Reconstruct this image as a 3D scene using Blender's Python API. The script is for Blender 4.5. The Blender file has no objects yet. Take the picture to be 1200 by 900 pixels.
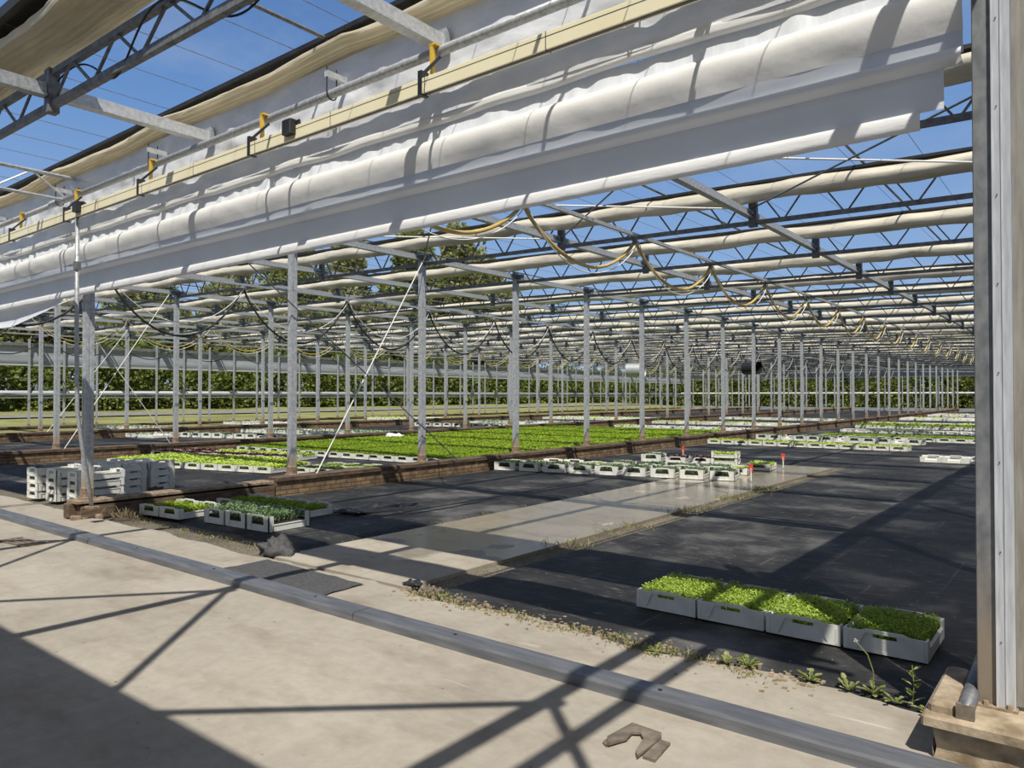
import bpy, math, random
from mathutils import Vector, Matrix, noise
S = bpy.context.scene
COL = S.collection
PI = math.pi
random.seed(7)
# ------------------------------------------------------------------ helpers
class MB:
    """collects geometry; build() links it as ONE mesh object"""
    def __init__(s): s.v = []; s.f = []; s.m = []; s.mi = 0
    def quad(s, a, b, c, d):
        n = len(s.v); s.v += [a, b, c, d]; s.f.append((n, n+1, n+2, n+3)); s.m.append(s.mi)
    def box(s, x0, x1, y0, y1, z0, z1):
        n = len(s.v)
        s.v += [(x0,y0,z0),(x1,y0,z0),(x1,y1,z0),(x0,y1,z0),(x0,y0,z1),(x1,y0,z1),(x1,y1,z1),(x0,y1,z1)]
        for q in ((0,3,2,1),(4,5,6,7),(0,1,5,4),(1,2,6,5),(2,3,7,6),(3,0,4,7)):
            s.f.append(tuple(n+i for i in q)); s.m.append(s.mi)
    def rbox(s, x0, x1, y0, y1, z0, z1, b=.006):
        """box with chamfered vertical edges and top"""
        pts = [(x0+b,y0),(x1-b,y0),(x1,y0+b),(x1,y1-b),(x1-b,y1),(x0+b,y1),(x0,y1-b),(x0,y0+b)]
        s.prism(pts, z0, z1-b)
        cx, cy = (x0+x1)/2, (y0+y1)/2
        n = len(s.v)
        for p in pts: s.v.append((p[0], p[1], z1-b))
        for p in pts:
            s.v.append((p[0]+(b if p[0]<cx else -b), p[1]+(b if p[1]<cy else -b), z1))
        for i in range(8):
            s.f.append((n+i, n+(i+1)%8, n+8+(i+1)%8, n+8+i)); s.m.append(s.mi)
        s.f.append(tuple(n+8+i for i in range(8))); s.m.append(s.mi)
    def prism(s, pts, z0, z1):
        n = len(s.v); k = len(pts)
        s.v += [(p[0],p[1],z0) for p in pts] + [(p[0],p[1],z1) for p in pts]
        for i in range(k):
            j = (i+1) % k
            s.f.append((n+i, n+j, n+k+j, n+k+i)); s.m.append(s.mi)
        s.f.append(tuple(n+k+i for i in range(k))); s.m.append(s.mi)
        s.f.append(tuple(n+i for i in reversed(range(k)))); s.m.append(s.mi)
    def bar(s, a, b, w, h=None, up=(0,0,1)):
        h = h or w
        a = Vector(a); b = Vector(b); d = (b-a).normalized()
        u = Vector(up)
        if abs(d.dot(u)) > .98: u = Vector((0,1,0))
        r = d.cross(u).normalized(); u = r.cross(d)
        n = len(s.v)
        for p in (a, b):
            for (i, j) in ((-1,-1),(1,-1),(1,1),(-1,1)):
                s.v.append(tuple(p + r*(i*w/2) + u*(j*h/2)))
        for q in ((0,1,2,3),(7,6,5,4),(0,4,5,1),(1,5,6,2),(2,6,7,3),(3,7,4,0)):
            s.f.append(tuple(n+i for i in q)); s.m.append(s.mi)
    def tube(s, pts, r, n=8, cap=True):
        pts = [Vector(p) for p in pts]; base = len(s.v); k = len(pts)
        prev = None
        for i, p in enumerate(pts):
            d = (pts[min(i+1,k-1)] - pts[max(i-1,0)]).normalized()
            u = Vector((0,0,1)) if abs(d.z) < .95 else Vector((0,1,0))
            if prev is not None and prev.cross(d).length > .05: u = prev
            a = d.cross(u).normalized(); b = a.cross(d); prev = b
            rr = r[i] if isinstance(r, (list, tuple)) else r
            for j in range(n):
                t = 2*PI*j/n
                s.v.append(tuple(p + a*(rr*math.cos(t)) + b*(rr*math.sin(t))))
        for i in range(k-1):
            for j in range(n):
                j2 = (j+1) % n
                s.f.append((base+i*n+j, base+i*n+j2, base+(i+1)*n+j2, base+(i+1)*n+j)); s.m.append(s.mi)
        if cap:
            s.f.append(tuple(base+j for j in reversed(range(n)))); s.m.append(s.mi)
            s.f.append(tuple(base+(k-1)*n+j for j in range(n))); s.m.append(s.mi)
    def grid(s, nu, nv, fn, close_v=False):
        base = len(s.v)
        for i in range(nu):
            for j in range(nv): s.v.append(tuple(fn(i, j)))
        for i in range(nu-1):
            for j in range(nv if close_v else nv-1):
                j2 = (j+1) % nv
                s.f.append((base+i*nv+j, base+i*nv+j2, base+(i+1)*nv+j2, base+(i+1)*nv+j)); s.m.append(s.mi)
    def leaf(s, p, d, w, L, cup=.25, side=None):
        """folded six-sided leaf at p pointing along d"""
        d = Vector(d).normalized(); p = Vector(p)
        sd = d.cross(side or Vector((random.uniform(-1,1), random.uniform(-1,1), random.uniform(-1,1)))).normalized()
        nn = sd.cross(d)
        n = len(s.v)
        s.v += [tuple(p), tuple(p+d*L*.45+sd*w*.5+nn*w*cup), tuple(p+d*L*.85+sd*w*.34+nn*w*cup), tuple(p+d*L),
                tuple(p+d*L*.85-sd*w*.34+nn*w*cup), tuple(p+d*L*.45-sd*w*.5+nn*w*cup)]
        s.f.append((n, n+1, n+2, n+3)); s.m.append(s.mi)
        s.f.append((n, n+3, n+4, n+5)); s.m.append(s.mi)
    def mesh(s, name, mats, smooth=False):
        me = bpy.data.meshes.new(name)
        me.from_pydata(s.v, [], s.f)
        for m in (mats if isinstance(mats, (list, tuple)) else [mats]): me.materials.append(m)
        if any(s.m): me.polygons.foreach_set('material_index', s.m)
        if smooth: me.polygons.foreach_set('use_smooth', [True]*len(me.polygons))
        me.update(); me.validate()
        return me
    def build(s, name, mats, parent=None, smooth=False, loc=None):
        return obj(name, s.mesh(name, mats, smooth), parent, loc)
def obj(name, me, parent=None, loc=None, rz=0):
    o = bpy.data.objects.new(name, me); COL.objects.link(o)
    if parent: o.parent = parent
    if loc: o.location = loc
    if rz: o.rotation_euler = (0,0,rz)
    return o
def tag(o, label=None, cat=None, group=None, kind=None):
    if label: o['label'] = label
    if cat: o['category'] = cat
    if group: o['group'] = group
    if kind: o['kind'] = kind
    return o
def thing(name, label, cat, loc=(0,0,0), rz=0, group=None):
    o = bpy.data.objects.new(name, None); COL.objects.link(o)
    o.empty_display_size = .1
    o.location = loc; o.rotation_euler = (0,0,rz)
    return tag(o, label, cat, group)
def dup(root, loc, rz, label, group=None):
    r = root.copy(); COL.objects.link(r); r.location = loc; r.rotation_euler = (0,0,rz)
    r['label'] = label
    if group: r['group'] = group
    for ch in root.children:
        c = ch.copy(); COL.objects.link(c); c.parent = r
        for g in ch.children:
            d = g.copy(); COL.objects.link(d); d.parent = c
    return r
def struct(o, label=None, cat=None): return tag(o, label, cat, None, 'structure')
_o = ['zeroth','first','second','third','fourth','fifth','sixth','seventh','eighth','ninth','tenth','eleventh','twelfth','thirteenth',
      'fourteenth','fifteenth','sixteenth','seventeenth','eighteenth','nineteenth']
_t = {2:('twenty','twentieth'),3:('thirty','thirtieth'),4:('forty','fortieth'),5:('fifty','fiftieth'),6:('sixty','sixtieth')}
def ordw(n):
    if n < 20: return _o[n]
    a, b = divmod(n, 10)
    return _t[a][1] if b == 0 else _t[a][0]+'-'+_o[b]
# camera model (also used to skip things wholly outside the frame)
F = 867.; CX, CY = 600., 450.; HC = 1.6
YAW = math.atan((1284-600)/F); PIT = math.atan(13/F)
sy_, cy_ = math.sin(YAW), math.cos(YAW); sp_, cp_ = math.sin(PIT), math.cos(PIT)
def proj(x, y, z):
    z -= HC
    fw = -sy_*cp_*x + cy_*cp_*y + sp_*z; r = cy_*x + sy_*y; up = sy_*sp_*x - cy_*sp_*y + cp_*z
    if fw < .2: return (-9999, -9999)
    return (CX+F*r/fw, CY-F*up/fw)
def inframe(x, y, z, m=25):
    u, v = proj(x, y, z); return -m < u < 1200+m and -m < v < 900+m
# ------------------------------------------------------------------ materials
def nmat(name):
    m = bpy.data.materials.new(name); m.use_nodes = True
    nt = m.node_tree; b = nt.nodes['Principled BSDF']
    return m, nt, b
def tex(nt, scale, detail=4, coord='Object', rough=.55, vec=None, stretch=None):
    n = nt.nodes.new('ShaderNodeTexNoise'); n.inputs['Scale'].default_value = scale
    n.inputs['Detail'].default_value = detail; n.inputs['Roughness'].default_value = rough
    if vec is None:
        c = nt.nodes.new('ShaderNodeTexCoord'); vec = c.outputs[coord]
    if stretch:
        mp = nt.nodes.new('ShaderNodeMapping'); mp.inputs['Scale'].default_value = stretch
        nt.links.new(vec, mp.inputs['Vector']); vec = mp.outputs[0]
    nt.links.new(vec, n.inputs['Vector'])
    return n
def ramp(nt, src, stops):
    r = nt.nodes.new('ShaderNodeValToRGB'); e = r.color_ramp.elements
    while len(e) < len(stops): e.new(.5)
    for i, (p, c) in enumerate(stops):
        e[i].position = p; e[i].color = (*c, 1) if len(c) == 3 else c
    nt.links.new(src, r.inputs[0]); return r
def bump(nt, b, src, strength, dist=.02):
    n = nt.nodes.new('ShaderNodeBump'); n.inputs['Strength'].default_value = strength; n.inputs['Distance'].default_value = dist
    nt.links.new(src, n.inputs['Height'])
    nt.links.new(n.outputs[0], b.inputs['Normal']); return n
def mixc(nt, fac, a, b, mode='MIX'):
    m = nt.nodes.new('ShaderNodeMix'); m.data_type = 'RGBA'; m.blend_type = mode
    for sock, val in ((m.inputs[0], fac), (m.inputs[6], a), (m.inputs[7], b)):
        if hasattr(val, 'is_output'): nt.links.new(val, sock)
        elif isinstance(val, (int, float)): sock.default_value = val
        else: sock.default_value = (*val, 1)
    return m.outputs[2]
def simple(name, c1, c2=None, scale=8, rough=.6, metal=0, bmp=0, stretch=None, detail=5, lo=.35, hi=.65, spec=None):
    m, nt, b = nmat(name)
    c2 = c2 or c1
    t = tex(nt, scale, detail, stretch=stretch)
    r = ramp(nt, t.outputs[0], [(lo, c1), (hi, c2)])
    nt.links.new(r.outputs[0], b.inputs['Base Color'])
    b.inputs['Roughness'].default_value = rough; b.inputs['Metallic'].default_value = metal
    if spec is not None: b.inputs['Specular IOR Level'].default_value = spec
    if bmp: bump(nt, b, t.outputs[0], bmp)
    return m
def foliage(name, c1, c2, c3, transl=.35):
    m, nt, b = nmat(name)
    g = nt.nodes.new('ShaderNodeNewGeometry')
    r = ramp(nt, g.outputs['Random Per Island'], [(0, c1), (.5, c2), (1, c3)])
    nt.links.new(r.outputs[0], b.inputs['Base Color']); b.inputs['Roughness'].default_value = .5
    b.inputs['Specular IOR Level'].default_value = .3
    tr = nt.nodes.new('ShaderNodeBsdfTranslucent'); nt.links.new(r.outputs[0], tr.inputs[0])
    mx = nt.nodes.new('ShaderNodeMixShader'); mx.inputs[0].default_value = transl
    nt.links.new(b.outputs[0], mx.inputs[1]); nt.links.new(tr.outputs[0], mx.inputs[2])
    nt.links.new(mx.outputs[0], nt.nodes['Material Output'].inputs[0])
    return m
def film(name, c1, c2, scale, rough, transl, bmp=.3, stretch=None, clear=0.):
    m, nt, b = nmat(name)
    t = tex(nt, scale, 6, stretch=stretch)
    r = ramp(nt, t.outputs[0], [(.3, c1), (.7, c2)])
    nt.links.new(r.outputs[0], b.inputs['Base Color']); b.inputs['Roughness'].default_value = rough
    bump(nt, b, t.outputs[0], bmp, .03)
    tr = nt.nodes.new('ShaderNodeBsdfTranslucent'); nt.links.new(r.outputs[0], tr.inputs[0])
    mx = nt.nodes.new('ShaderNodeMixShader'); mx.inputs[0].default_value = transl
    nt.links.new(b.outputs[0], mx.inputs[1]); nt.links.new(tr.outputs[0], mx.inputs[2])
    out = mx.outputs[0]
    if clear:
        tp = nt.nodes.new('ShaderNodeBsdfTransparent'); m2 = nt.nodes.new('ShaderNodeMixShader'); m2.inputs[0].default_value = clear
        nt.links.new(out, m2.inputs[1]); nt.links.new(tp.outputs[0], m2.inputs[2]); out = m2.outputs[0]
    nt.links.new(out, nt.nodes['Material Output'].inputs[0])
    return m
M = {}
M['galv'] = simple('galvanised_steel', (.33,.35,.37), (.52,.54,.56), 30, .48, .35, .05)
M['galv_dark'] = simple('dull_steel', (.13,.135,.14), (.24,.25,.26), 14, .6, .3, .05)
M['galv_bright'] = simple('bright_steel', (.5,.52,.53), (.68,.69,.7), 25, .42, .3, .04)
M['rust'] = simple('rusty_steel', (.15,.1,.065), (.34,.26,.18), 22, .85, 0, .3)
M['black_rubber'] = simple('black_rubber', (.012,.012,.013), (.03,.028,.027), 6, .6)
M['black_plastic'] = simple('black_plastic', (.015,.016,.018), (.025,.026,.028), 6, .45)
M['roll'] = film('rolled_roof_film', (.5,.46,.36), (.77,.72,.6), 3.5, .4, .06, .5, (.5,2,2))
M['pleat'] = film('bunched_roof_film', (.72,.65,.49), (.9,.83,.66), 5, .45, .45, .4, (.5,3,3))
M['crinkle'] = film('crinkled_silver_film', (.66,.68,.72), (.88,.89,.91), 3.2, .28, .12, .5, (.8,1,1.6), .015)
M['bluefilm'] = film('bluish_white_film', (.8,.83,.88), (.88,.91,.94), 9, .4, .15, .15, (3,1,.5))
M['skytint_film'] = film('smooth_skytinted_film', (.78,.81,.86), (.85,.88,.92), 2, .45, .2, .08)  # white film; bluish tint in the colour stands in for skylight on its shaded parts
M['cream_film'] = film('cream_film', (.84,.83,.8), (.9,.89,.87), 5, .4, .1, .2)
M['hem'] = film('white_hem', (.82,.82,.81), (.9,.9,.89), 12, .4, .15, .2, (.4,2,2))
M['wallfilm'] = film('dirty_wall_film', (.25,.225,.18), (.42,.395,.34), 6, .45, .25, .2, (6,6,.6), .08)
M['sidewall'] = film('cloudy_side_film', (.42,.43,.43), (.55,.56,.56), 2, .5, .35, .1, (1,1,.4), .22)
M['bar_cream'] = simple('cream_yellow_plastic', (.9,.83,.56), (.94,.88,.64), 3, .45)
M['yellow_clip'] = simple('yellow_plastic', (.7,.45,.05), (.78,.52,.08), 5, .4)
M['alu'] = simple('whitish_aluminium', (.5,.52,.55), (.66,.68,.71), 20, .4, .3, .03, (3,3,.3))
M['white_tray'] = simple('white_plastic', (.66,.66,.6), (.76,.76,.71), 10, .5, 0, .03)
M['compost'] = simple('dark_compost', (.015,.011,.008), (.05,.035,.025), 90, .95, 0, .5)
M['lime'] = foliage('lime_lettuce_leaf', (.38,.52,.05), (.52,.66,.09), (.62,.74,.17))
M['fresh'] = foliage('fresh_green_leaf', (.24,.36,.04), (.36,.5,.07), (.5,.62,.14))
M['bedgreen'] = foliage('bed_green_leaf', (.18,.29,.012), (.27,.4,.025), (.37,.49,.055))
M['dkgreen'] = foliage('grey_green_leaf', (.08,.15,.06), (.16,.25,.11), (.3,.4,.22))
M['purple'] = foliage('purple_lettuce_leaf', (.05,.012,.018), (.1,.022,.03), (.15,.05,.05), .2)
M['weed'] = foliage('weed_leaf', (.13,.17,.04), (.24,.28,.08), (.4,.4,.18))
M['grass'] = foliage('dry_grass_blade', (.14,.16,.05), (.26,.27,.09), (.4,.37,.17))
M['dry'] = foliage('dry_twig', (.1,.075,.045), (.2,.15,.09), (.3,.24,.15), .1)
M['tree1'] = foliage('tree_leaf', (.14,.17,.035), (.26,.3,.07), (.38,.4,.13), .45)
M['tree2'] = foliage('pale_tree_leaf', (.22,.23,.08), (.34,.35,.14), (.46,.46,.22), .45)
M['hedge'] = foliage('hedge_leaf', (.075,.105,.02), (.17,.21,.045), (.31,.35,.1), .4)
M['bark'] = simple('bark', (.07,.055,.04), (.14,.11,.08), 12, .9, 0, .4)
M['timber'] = simple('weathered_timber', (.05,.034,.024), (.17,.115,.075), 5, .85, 0, .35, (6,1,6))
M['stone'] = simple('sandy_stone', (.22,.165,.105), (.46,.375,.265), 9, .9, 0, .7)
M['hose_yellow'] = simple('yellow_hose', (.5,.36,.1), (.62,.47,.17), 4, .45)
M['white_cable'] = simple('white_cable', (.75,.75,.7), (.8,.8,.76), 4, .5)
M['red'] = simple('red_plastic', (.65,.06,.03), (.72,.1,.05), 4, .5)
M['rail'] = simple('grey_floor_rail', (.11,.115,.125), (.18,.185,.195), 6, .42, .25, .1, (.5,4,4))
M['mat'] = simple('dark_rubber_mat', (.05,.05,.055), (.09,.088,.085), 40, .8, 0, .3)
M['plate'] = simple('weathered_iron', (.12,.1,.075), (.26,.215,.165), 14, .7, .2, .3)
M['panel'] = simple('pale_grey_panel', (.25,.275,.3), (.36,.385,.41), 2, .5, .1, .05, (.3,.3,3))
M['tarmac'] = simple('grey_track', (.17,.165,.155), (.26,.25,.24), 3, .9, 0, .2)
# concrete yard
def concrete(name, base_lo, base_hi, wet=False):
    m, nt, b = nmat(name)
    t1 = tex(nt, .7, 8, rough=.62); t2 = tex(nt, 9, 8, rough=.7); t3 = tex(nt, 70, 3)
    c = ramp(nt, t1.outputs[0], [(.3, base_lo), (.5, tuple((a+b_)/2 for a, b_ in zip(base_lo, base_hi))), (.7, base_hi)])
    c2 = ramp(nt, t2.outputs[0], [(.3, (.84,.83,.81)), (.6, (1,1,1))])
    col = mixc(nt, 1, c.outputs[0], c2.outputs[0], 'MULTIPLY')
    t4 = tex(nt, 1.9, 7, rough=.65, stretch=(.5,1.2,1)); st = ramp(nt, t4.outputs[0], [(.5, (1,1,1)), (.72, (.72,.69,.64))])
    col = mixc(nt, 1, col, st.outputs[0], 'MULTIPLY')
    # small dark specks and a few pale scuffs
    vo = nt.nodes.new('ShaderNodeTexVoronoi'); vo.inputs['Scale'].default_value = 9; vo.inputs['Randomness'].default_value = 1
    tc0 = nt.nodes.new('ShaderNodeTexCoord'); nt.links.new(tc0.outputs['Object'], vo.inputs['Vector'])
    t6 = tex(nt, 4, 3); th = ramp(nt, t6.outputs[0], [(.52, (0,0,0)), (.6, (1,1,1))])
    sp = ramp(nt, vo.outputs['Distance'], [(.06, (1,1,1)), (.1, (0,0,0))])
    mm = nt.nodes.new('ShaderNodeMath'); mm.operation = 'MULTIPLY'; nt.links.new(th.outputs[0], mm.inputs[0]); nt.links.new(sp.outputs[0], mm.inputs[1])
    col = mixc(nt, mm.outputs[0], col, (.12,.1,.08))
    t7 = tex(nt, 1.6, 5, stretch=(.5,5,1)); sc_ = ramp(nt, t7.outputs[0], [(.7, (0,0,0)), (.74, (.5,.5,.5))])
    col = mixc(nt, sc_.outputs[0], col, (.6,.56,.48))
    b.inputs['Roughness'].default_value = .85
    bump(nt, b, t3.outputs[0], .12, .01)
    if wet:
        tc = nt.nodes.new('ShaderNodeTexCoord'); sx = nt.nodes.new('ShaderNodeSeparateXYZ'); nt.links.new(tc.outputs['Object'], sx.inputs[0])
        # damp stretch of the path where water has run: patches of shape, drying islands
        mr = nt.nodes.new('ShaderNodeMapRange'); mr.inputs[1].default_value = 4.9; mr.inputs[2].default_value = 7.2
        nt.links.new(sx.outputs[1], mr.inputs[0])
        t5 = tex(nt, 1.1, 3, stretch=(1.4,.8,1))
        ad = nt.nodes.new('ShaderNodeMath'); ad.operation = 'ADD'; nt.links.new(mr.outputs[0], ad.inputs[0]); nt.links.new(t5.outputs[0], ad.inputs[1])
        w = ramp(nt, ad.outputs[0], [(.72, (0,0,0)), (.8, (1,1,1))])
        isl = ramp(nt, t5.outputs[0], [(.355, (0,0,0)), (.37, (1,1,1))])
        wm = nt.nodes.new('ShaderNodeMath'); wm.operation = 'MULTIPLY'
        nt.links.new(w.outputs[0], wm.inputs[0]); nt.links.new(isl.outputs[0], wm.inputs[1])
        wetc = mixc(nt, 1, col, (.74,.71,.66), 'MULTIPLY')
        col = mixc(nt, wm.outputs[0], col, wetc)
        rr = nt.nodes.new('ShaderNodeMapRange'); rr.inputs[3].default_value = .85; rr.inputs[4].default_value = .07
        nt.links.new(wm.outputs[0], rr.inputs[0]); nt.links.new(rr.outputs[0], b.inputs['Roughness'])
    nt.links.new(col, b.inputs['Base Color'])
    return m
M['concrete'] = concrete('yard_concrete', (.31,.278,.228), (.43,.39,.325))
M['path'] = concrete('path_concrete', (.33,.295,.23), (.44,.4,.33), True)
# woven black ground cover with dust, white specks
def cover():
    m, nt, b = nmat('black_ground_cover')
    t1 = tex(nt, .8, 7, rough=.6); t2 = tex(nt, 30, 4); t3 = tex(nt, 14, 2, rough=.4); t4 = tex(nt, 5, 6, stretch=(1,3.5,1))
    c = ramp(nt, t1.outputs[0], [(.4, (.015,.015,.016)), (.53, (.032,.032,.031)), (.66, (.125,.122,.115))])
    d = ramp(nt, t4.outputs[0], [(.58, (0,0,0)), (.75, (.1,.095,.085))])
    col = mixc(nt, 1, c.outputs[0], d.outputs[0], 'ADD')
    v = nt.nodes.new('ShaderNodeTexVoronoi'); v.inputs['Scale'].default_value = 16
    tc = nt.nodes.new('ShaderNodeTexCoord'); nt.links.new(tc.outputs['Object'], v.inputs['Vector'])
    s1 = ramp(nt, v.outputs['Distance'], [(.07, (1,1,1)), (.1, (0,0,0))])
    s2 = ramp(nt, t3.outputs[0], [(.56, (0,0,0)), (.6, (1,1,1))])
    mm = nt.nodes.new('ShaderNodeMath'); mm.operation = 'MULTIPLY'; nt.links.new(s1.outputs[0], mm.inputs[0]); nt.links.new(s2.outputs[0], mm.inputs[1])
    col = mixc(nt, mm.outputs[0], col, (.42,.41,.38))
    nt.links.new(col, b.inputs['Base Color'])
    br = nt.nodes.new('ShaderNodeTexBrick'); br.inputs['Brick Width'].default_value = .5; br.inputs['Row Height'].default_value = .62; br.inputs['Scale'].default_value = 1
    br.inputs['Mortar Size'].default_value = .012; br.offset = 0; br.inputs['Color1'].default_value = (0,0,0,1); br.inputs['Color2'].default_value = (.3,.3,.3,1); br.inputs['Mortar'].default_value = (1,1,1,1)
    nt.links.new(tc.outputs['Object'], br.inputs['Vector'])
    t8 = tex(nt, 1.7, 4); k8 = ramp(nt, t8.outputs[0], [(.5, (0,0,0)), (.62, (.22,.22,.22))])
    m8 = nt.nodes.new('ShaderNodeMath'); m8.operation = 'MULTIPLY'; nt.links.new(br.outputs['Color'], m8.inputs[0]); nt.links.new(k8.outputs[0], m8.inputs[1])
    nt.links.new(mixc(nt, m8.outputs[0], col, (.26,.25,.23)), b.inputs['Base Color'])
    b.inputs['Roughness'].default_value = .62; b.inputs['Specular IOR Level'].default_value = .22
    # woven seam lines and wrinkles
    ad = nt.nodes.new('ShaderNodeMath'); ad.operation = 'ADD'; nt.links.new(t2.outputs[0], ad.inputs[0]); nt.links.new(t4.outputs[0], ad.inputs[1])
    bump(nt, b, ad.outputs[0], .35, .02)
    return m
M['cover'] = cover()
def soil():
    m, nt, b = nmat('gritty_soil')
    t1 = tex(nt, 1.2, 6); t2 = tex(nt, 45, 4)
    c = ramp(nt, t1.outputs[0], [(.3, (.1,.085,.065)), (.7, (.24,.21,.165))])
    c2 = ramp(nt, t2.outputs[0], [(.35, (.5,.5,.5)), (.65, (1.15,1.12,1.05))])
    nt.links.new(mixc(nt, 1, c.outputs[0], c2.outputs[0], 'MULTIPLY'), b.inputs['Base Color'])
    b.inputs['Roughness'].default_value = .95; bump(nt, b, t2.outputs[0], .6, .03)
    return m
M['soil'] = soil()
def brick():
    m, nt, b = nmat('red_brown_brick')
    tc = nt.nodes.new('ShaderNodeTexCoord'); sx = nt.nodes.new('ShaderNodeSeparateXYZ'); cb = nt.nodes.new('ShaderNodeCombineXYZ')
    nt.links.new(tc.outputs['Object'], sx.inputs[0]); nt.links.new(sx.outputs[1], cb.inputs[0]); nt.links.new(sx.outputs[2], cb.inputs[1])
    br = nt.nodes.new('ShaderNodeTexBrick'); br.inputs['Scale'].default_value = 1
    br.inputs['Brick Width'].default_value = .22; br.inputs['Row Height'].default_value = .072; br.inputs['Mortar Size'].default_value = .008
    br.inputs['Color1'].default_value = (.27,.19,.115,1); br.inputs['Color2'].default_value = (.15,.1,.06,1); br.inputs['Mortar'].default_value = (.06,.045,.035,1)
    nt.links.new(cb.outputs[0], br.inputs['Vector'])
    t = tex(nt, 6, 5); r = ramp(nt, t.outputs[0], [(.3, (.55,.5,.45)), (.65, (1.25,1.2,1.1))])
    nt.links.new(mixc(nt, 1, br.outputs['Color'], r.outputs[0], 'MULTIPLY'), b.inputs['Base Color'])
    b.inputs['Roughness'].default_value = .9; bump(nt, b, br.outputs['Fac'], -.6, .01)
    return m
M['brick'] = brick()
def colmat():
    # galvanised column, rust creeping up from the foot (stain with its own shape)
    m, nt, b = nmat('column_steel')
    tc = nt.nodes.new('ShaderNodeTexCoord'); sx = nt.nodes.new('ShaderNodeSeparateXYZ'); nt.links.new(tc.outputs['Object'], sx.inputs[0])
    t = tex(nt, 18, 5); t2 = tex(nt, 7, 4, stretch=(1,1,.3))
    g = ramp(nt, t.outputs[0], [(.35, (.36,.38,.4)), (.65, (.55,.57,.59))])
    ad = nt.nodes.new('ShaderNodeMath'); ad.operation = 'MULTIPLY_ADD'; ad.inputs[1].default_value = -.45
    nt.links.new(t2.outputs[0], ad.inputs[0]); nt.links.new(sx.outputs[2], ad.inputs[2])
    r = ramp(nt, ad.outputs[0], [(.02, (1,1,1)), (.2, (0,0,0))])
    col = mixc(nt, r.outputs[0], g.outputs[0], (.42,.355,.28))
    nt.links.new(col, b.inputs['Base Color']); b.inputs['Roughness'].default_value = .5; b.inputs['Metallic'].default_value = .3
    return m
M['column'] = colmat()
def postmat():
    m, nt, b = nmat('blotchy_galvanised_steel')
    tc = nt.nodes.new('ShaderNodeTexCoord'); sx = nt.nodes.new('ShaderNodeSeparateXYZ'); nt.links.new(tc.outputs['Object'], sx.inputs[0])
    t = tex(nt, 16, 5, stretch=(1,1,.6)); t2 = tex(nt, 7, 4, stretch=(3,3,.5))
    g = ramp(nt, t.outputs[0], [(.35, (.16,.17,.175)), (.65, (.28,.29,.295))])
    ad = nt.nodes.new('ShaderNodeMath'); ad.operation = 'MULTIPLY_ADD'; ad.inputs[1].default_value = -.5
    nt.links.new(t2.outputs[0], ad.inputs[0]); nt.links.new(sx.outputs[2], ad.inputs[2])
    r = ramp(nt, ad.outputs[0], [(.0, (.85,.85,.85)), (.45, (0,0,0))])
    nt.links.new(mixc(nt, r.outputs[0], g.outputs[0], (.3,.24,.17)), b.inputs['Base Color'])
    b.inputs['Roughness'].default_value = .5; b.inputs['Metallic'].default_value = .3
    return m
M['post'] = postmat()
def verge():
    m, nt, b = nmat('rough_grass_ground')
    t1 = tex(nt, .35, 6); t2 = tex(nt, 9, 5)
    c = ramp(nt, t1.outputs[0], [(.35, (.2,.2,.08)), (.6, (.3,.31,.12))])
    c2 = ramp(nt, t2.outputs[0], [(.3, (.6,.6,.55)), (.7, (1.2,1.2,1.1))])
    nt.links.new(mixc(nt, 1, c.outputs[0], c2.outputs[0], 'MULTIPLY'), b.inputs['Base Color'])
    b.inputs['Roughness'].default_value = .95; bump(nt, b, t2.outputs[0], .8, .08)
    return m
M['verge'] = verge()
# ------------------------------------------------------------------ layout numbers
BAY = 9.6
RX = [-10.4, -20.0, -29.6]           # inner column rows
XS = -39.2                           # left side wall
XR = -.45                            # right edge
def off(x): return max(-.21, min(.14, -.02*(x+10.4)))     # the roof falls slightly towards the right
NK = 26
YK = [4.2] + [7.33+2.995*i for i in range(NK)]
YEND = YK[-1]
# ------------------------------------------------------------------ ground
g = MB(); g.box(-75, 30, -14, 120, -.4, -.03)
struct(g.build('soil_ground', M['soil']), 'gritty brown soil showing between concrete, black sheets and brick kerbs', 'ground')
g = MB(); g.box(-26, 8, -9, 3.44, -.25, 0)
struct(g.build('concrete_yard', M['concrete']), 'sunlit pale concrete yard in front of the floor rail', 'floor')
def edge(x): return 4.24 + .12*noise.noise(Vector((x*1.1, 3, 0))) + .04*noise.noise(Vector((x*6, 7, 0)))
g = MB(); xs = [-26+i*.1 for i in range(270)]
pts = [(x, edge(x)) for x in xs]
for i in range(len(pts)-1):
    (xa, ya), (xb, yb) = pts[i], pts[i+1]
    n = len(g.v); g.v += [(xa,3.62,0),(xb,3.62,0),(xb,yb,0),(xa,ya,0),(xb,yb,-.1),(xa,ya,-.1)]
    g.f += [(n,n+1,n+2,n+3),(n+3,n+2,n+4,n+5)]; g.m += [0,0]
struct(g.build('concrete_apron', M['concrete']), 'narrow concrete strip between the floor rail and the black sheets', 'floor')
g = MB(); g.box(-6.4, -4.52, 4.3, 17.1, -.2, .005)
struct(g.build('concrete_path', M['path']), 'wet concrete path running back between two black ground sheets', 'path')
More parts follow.
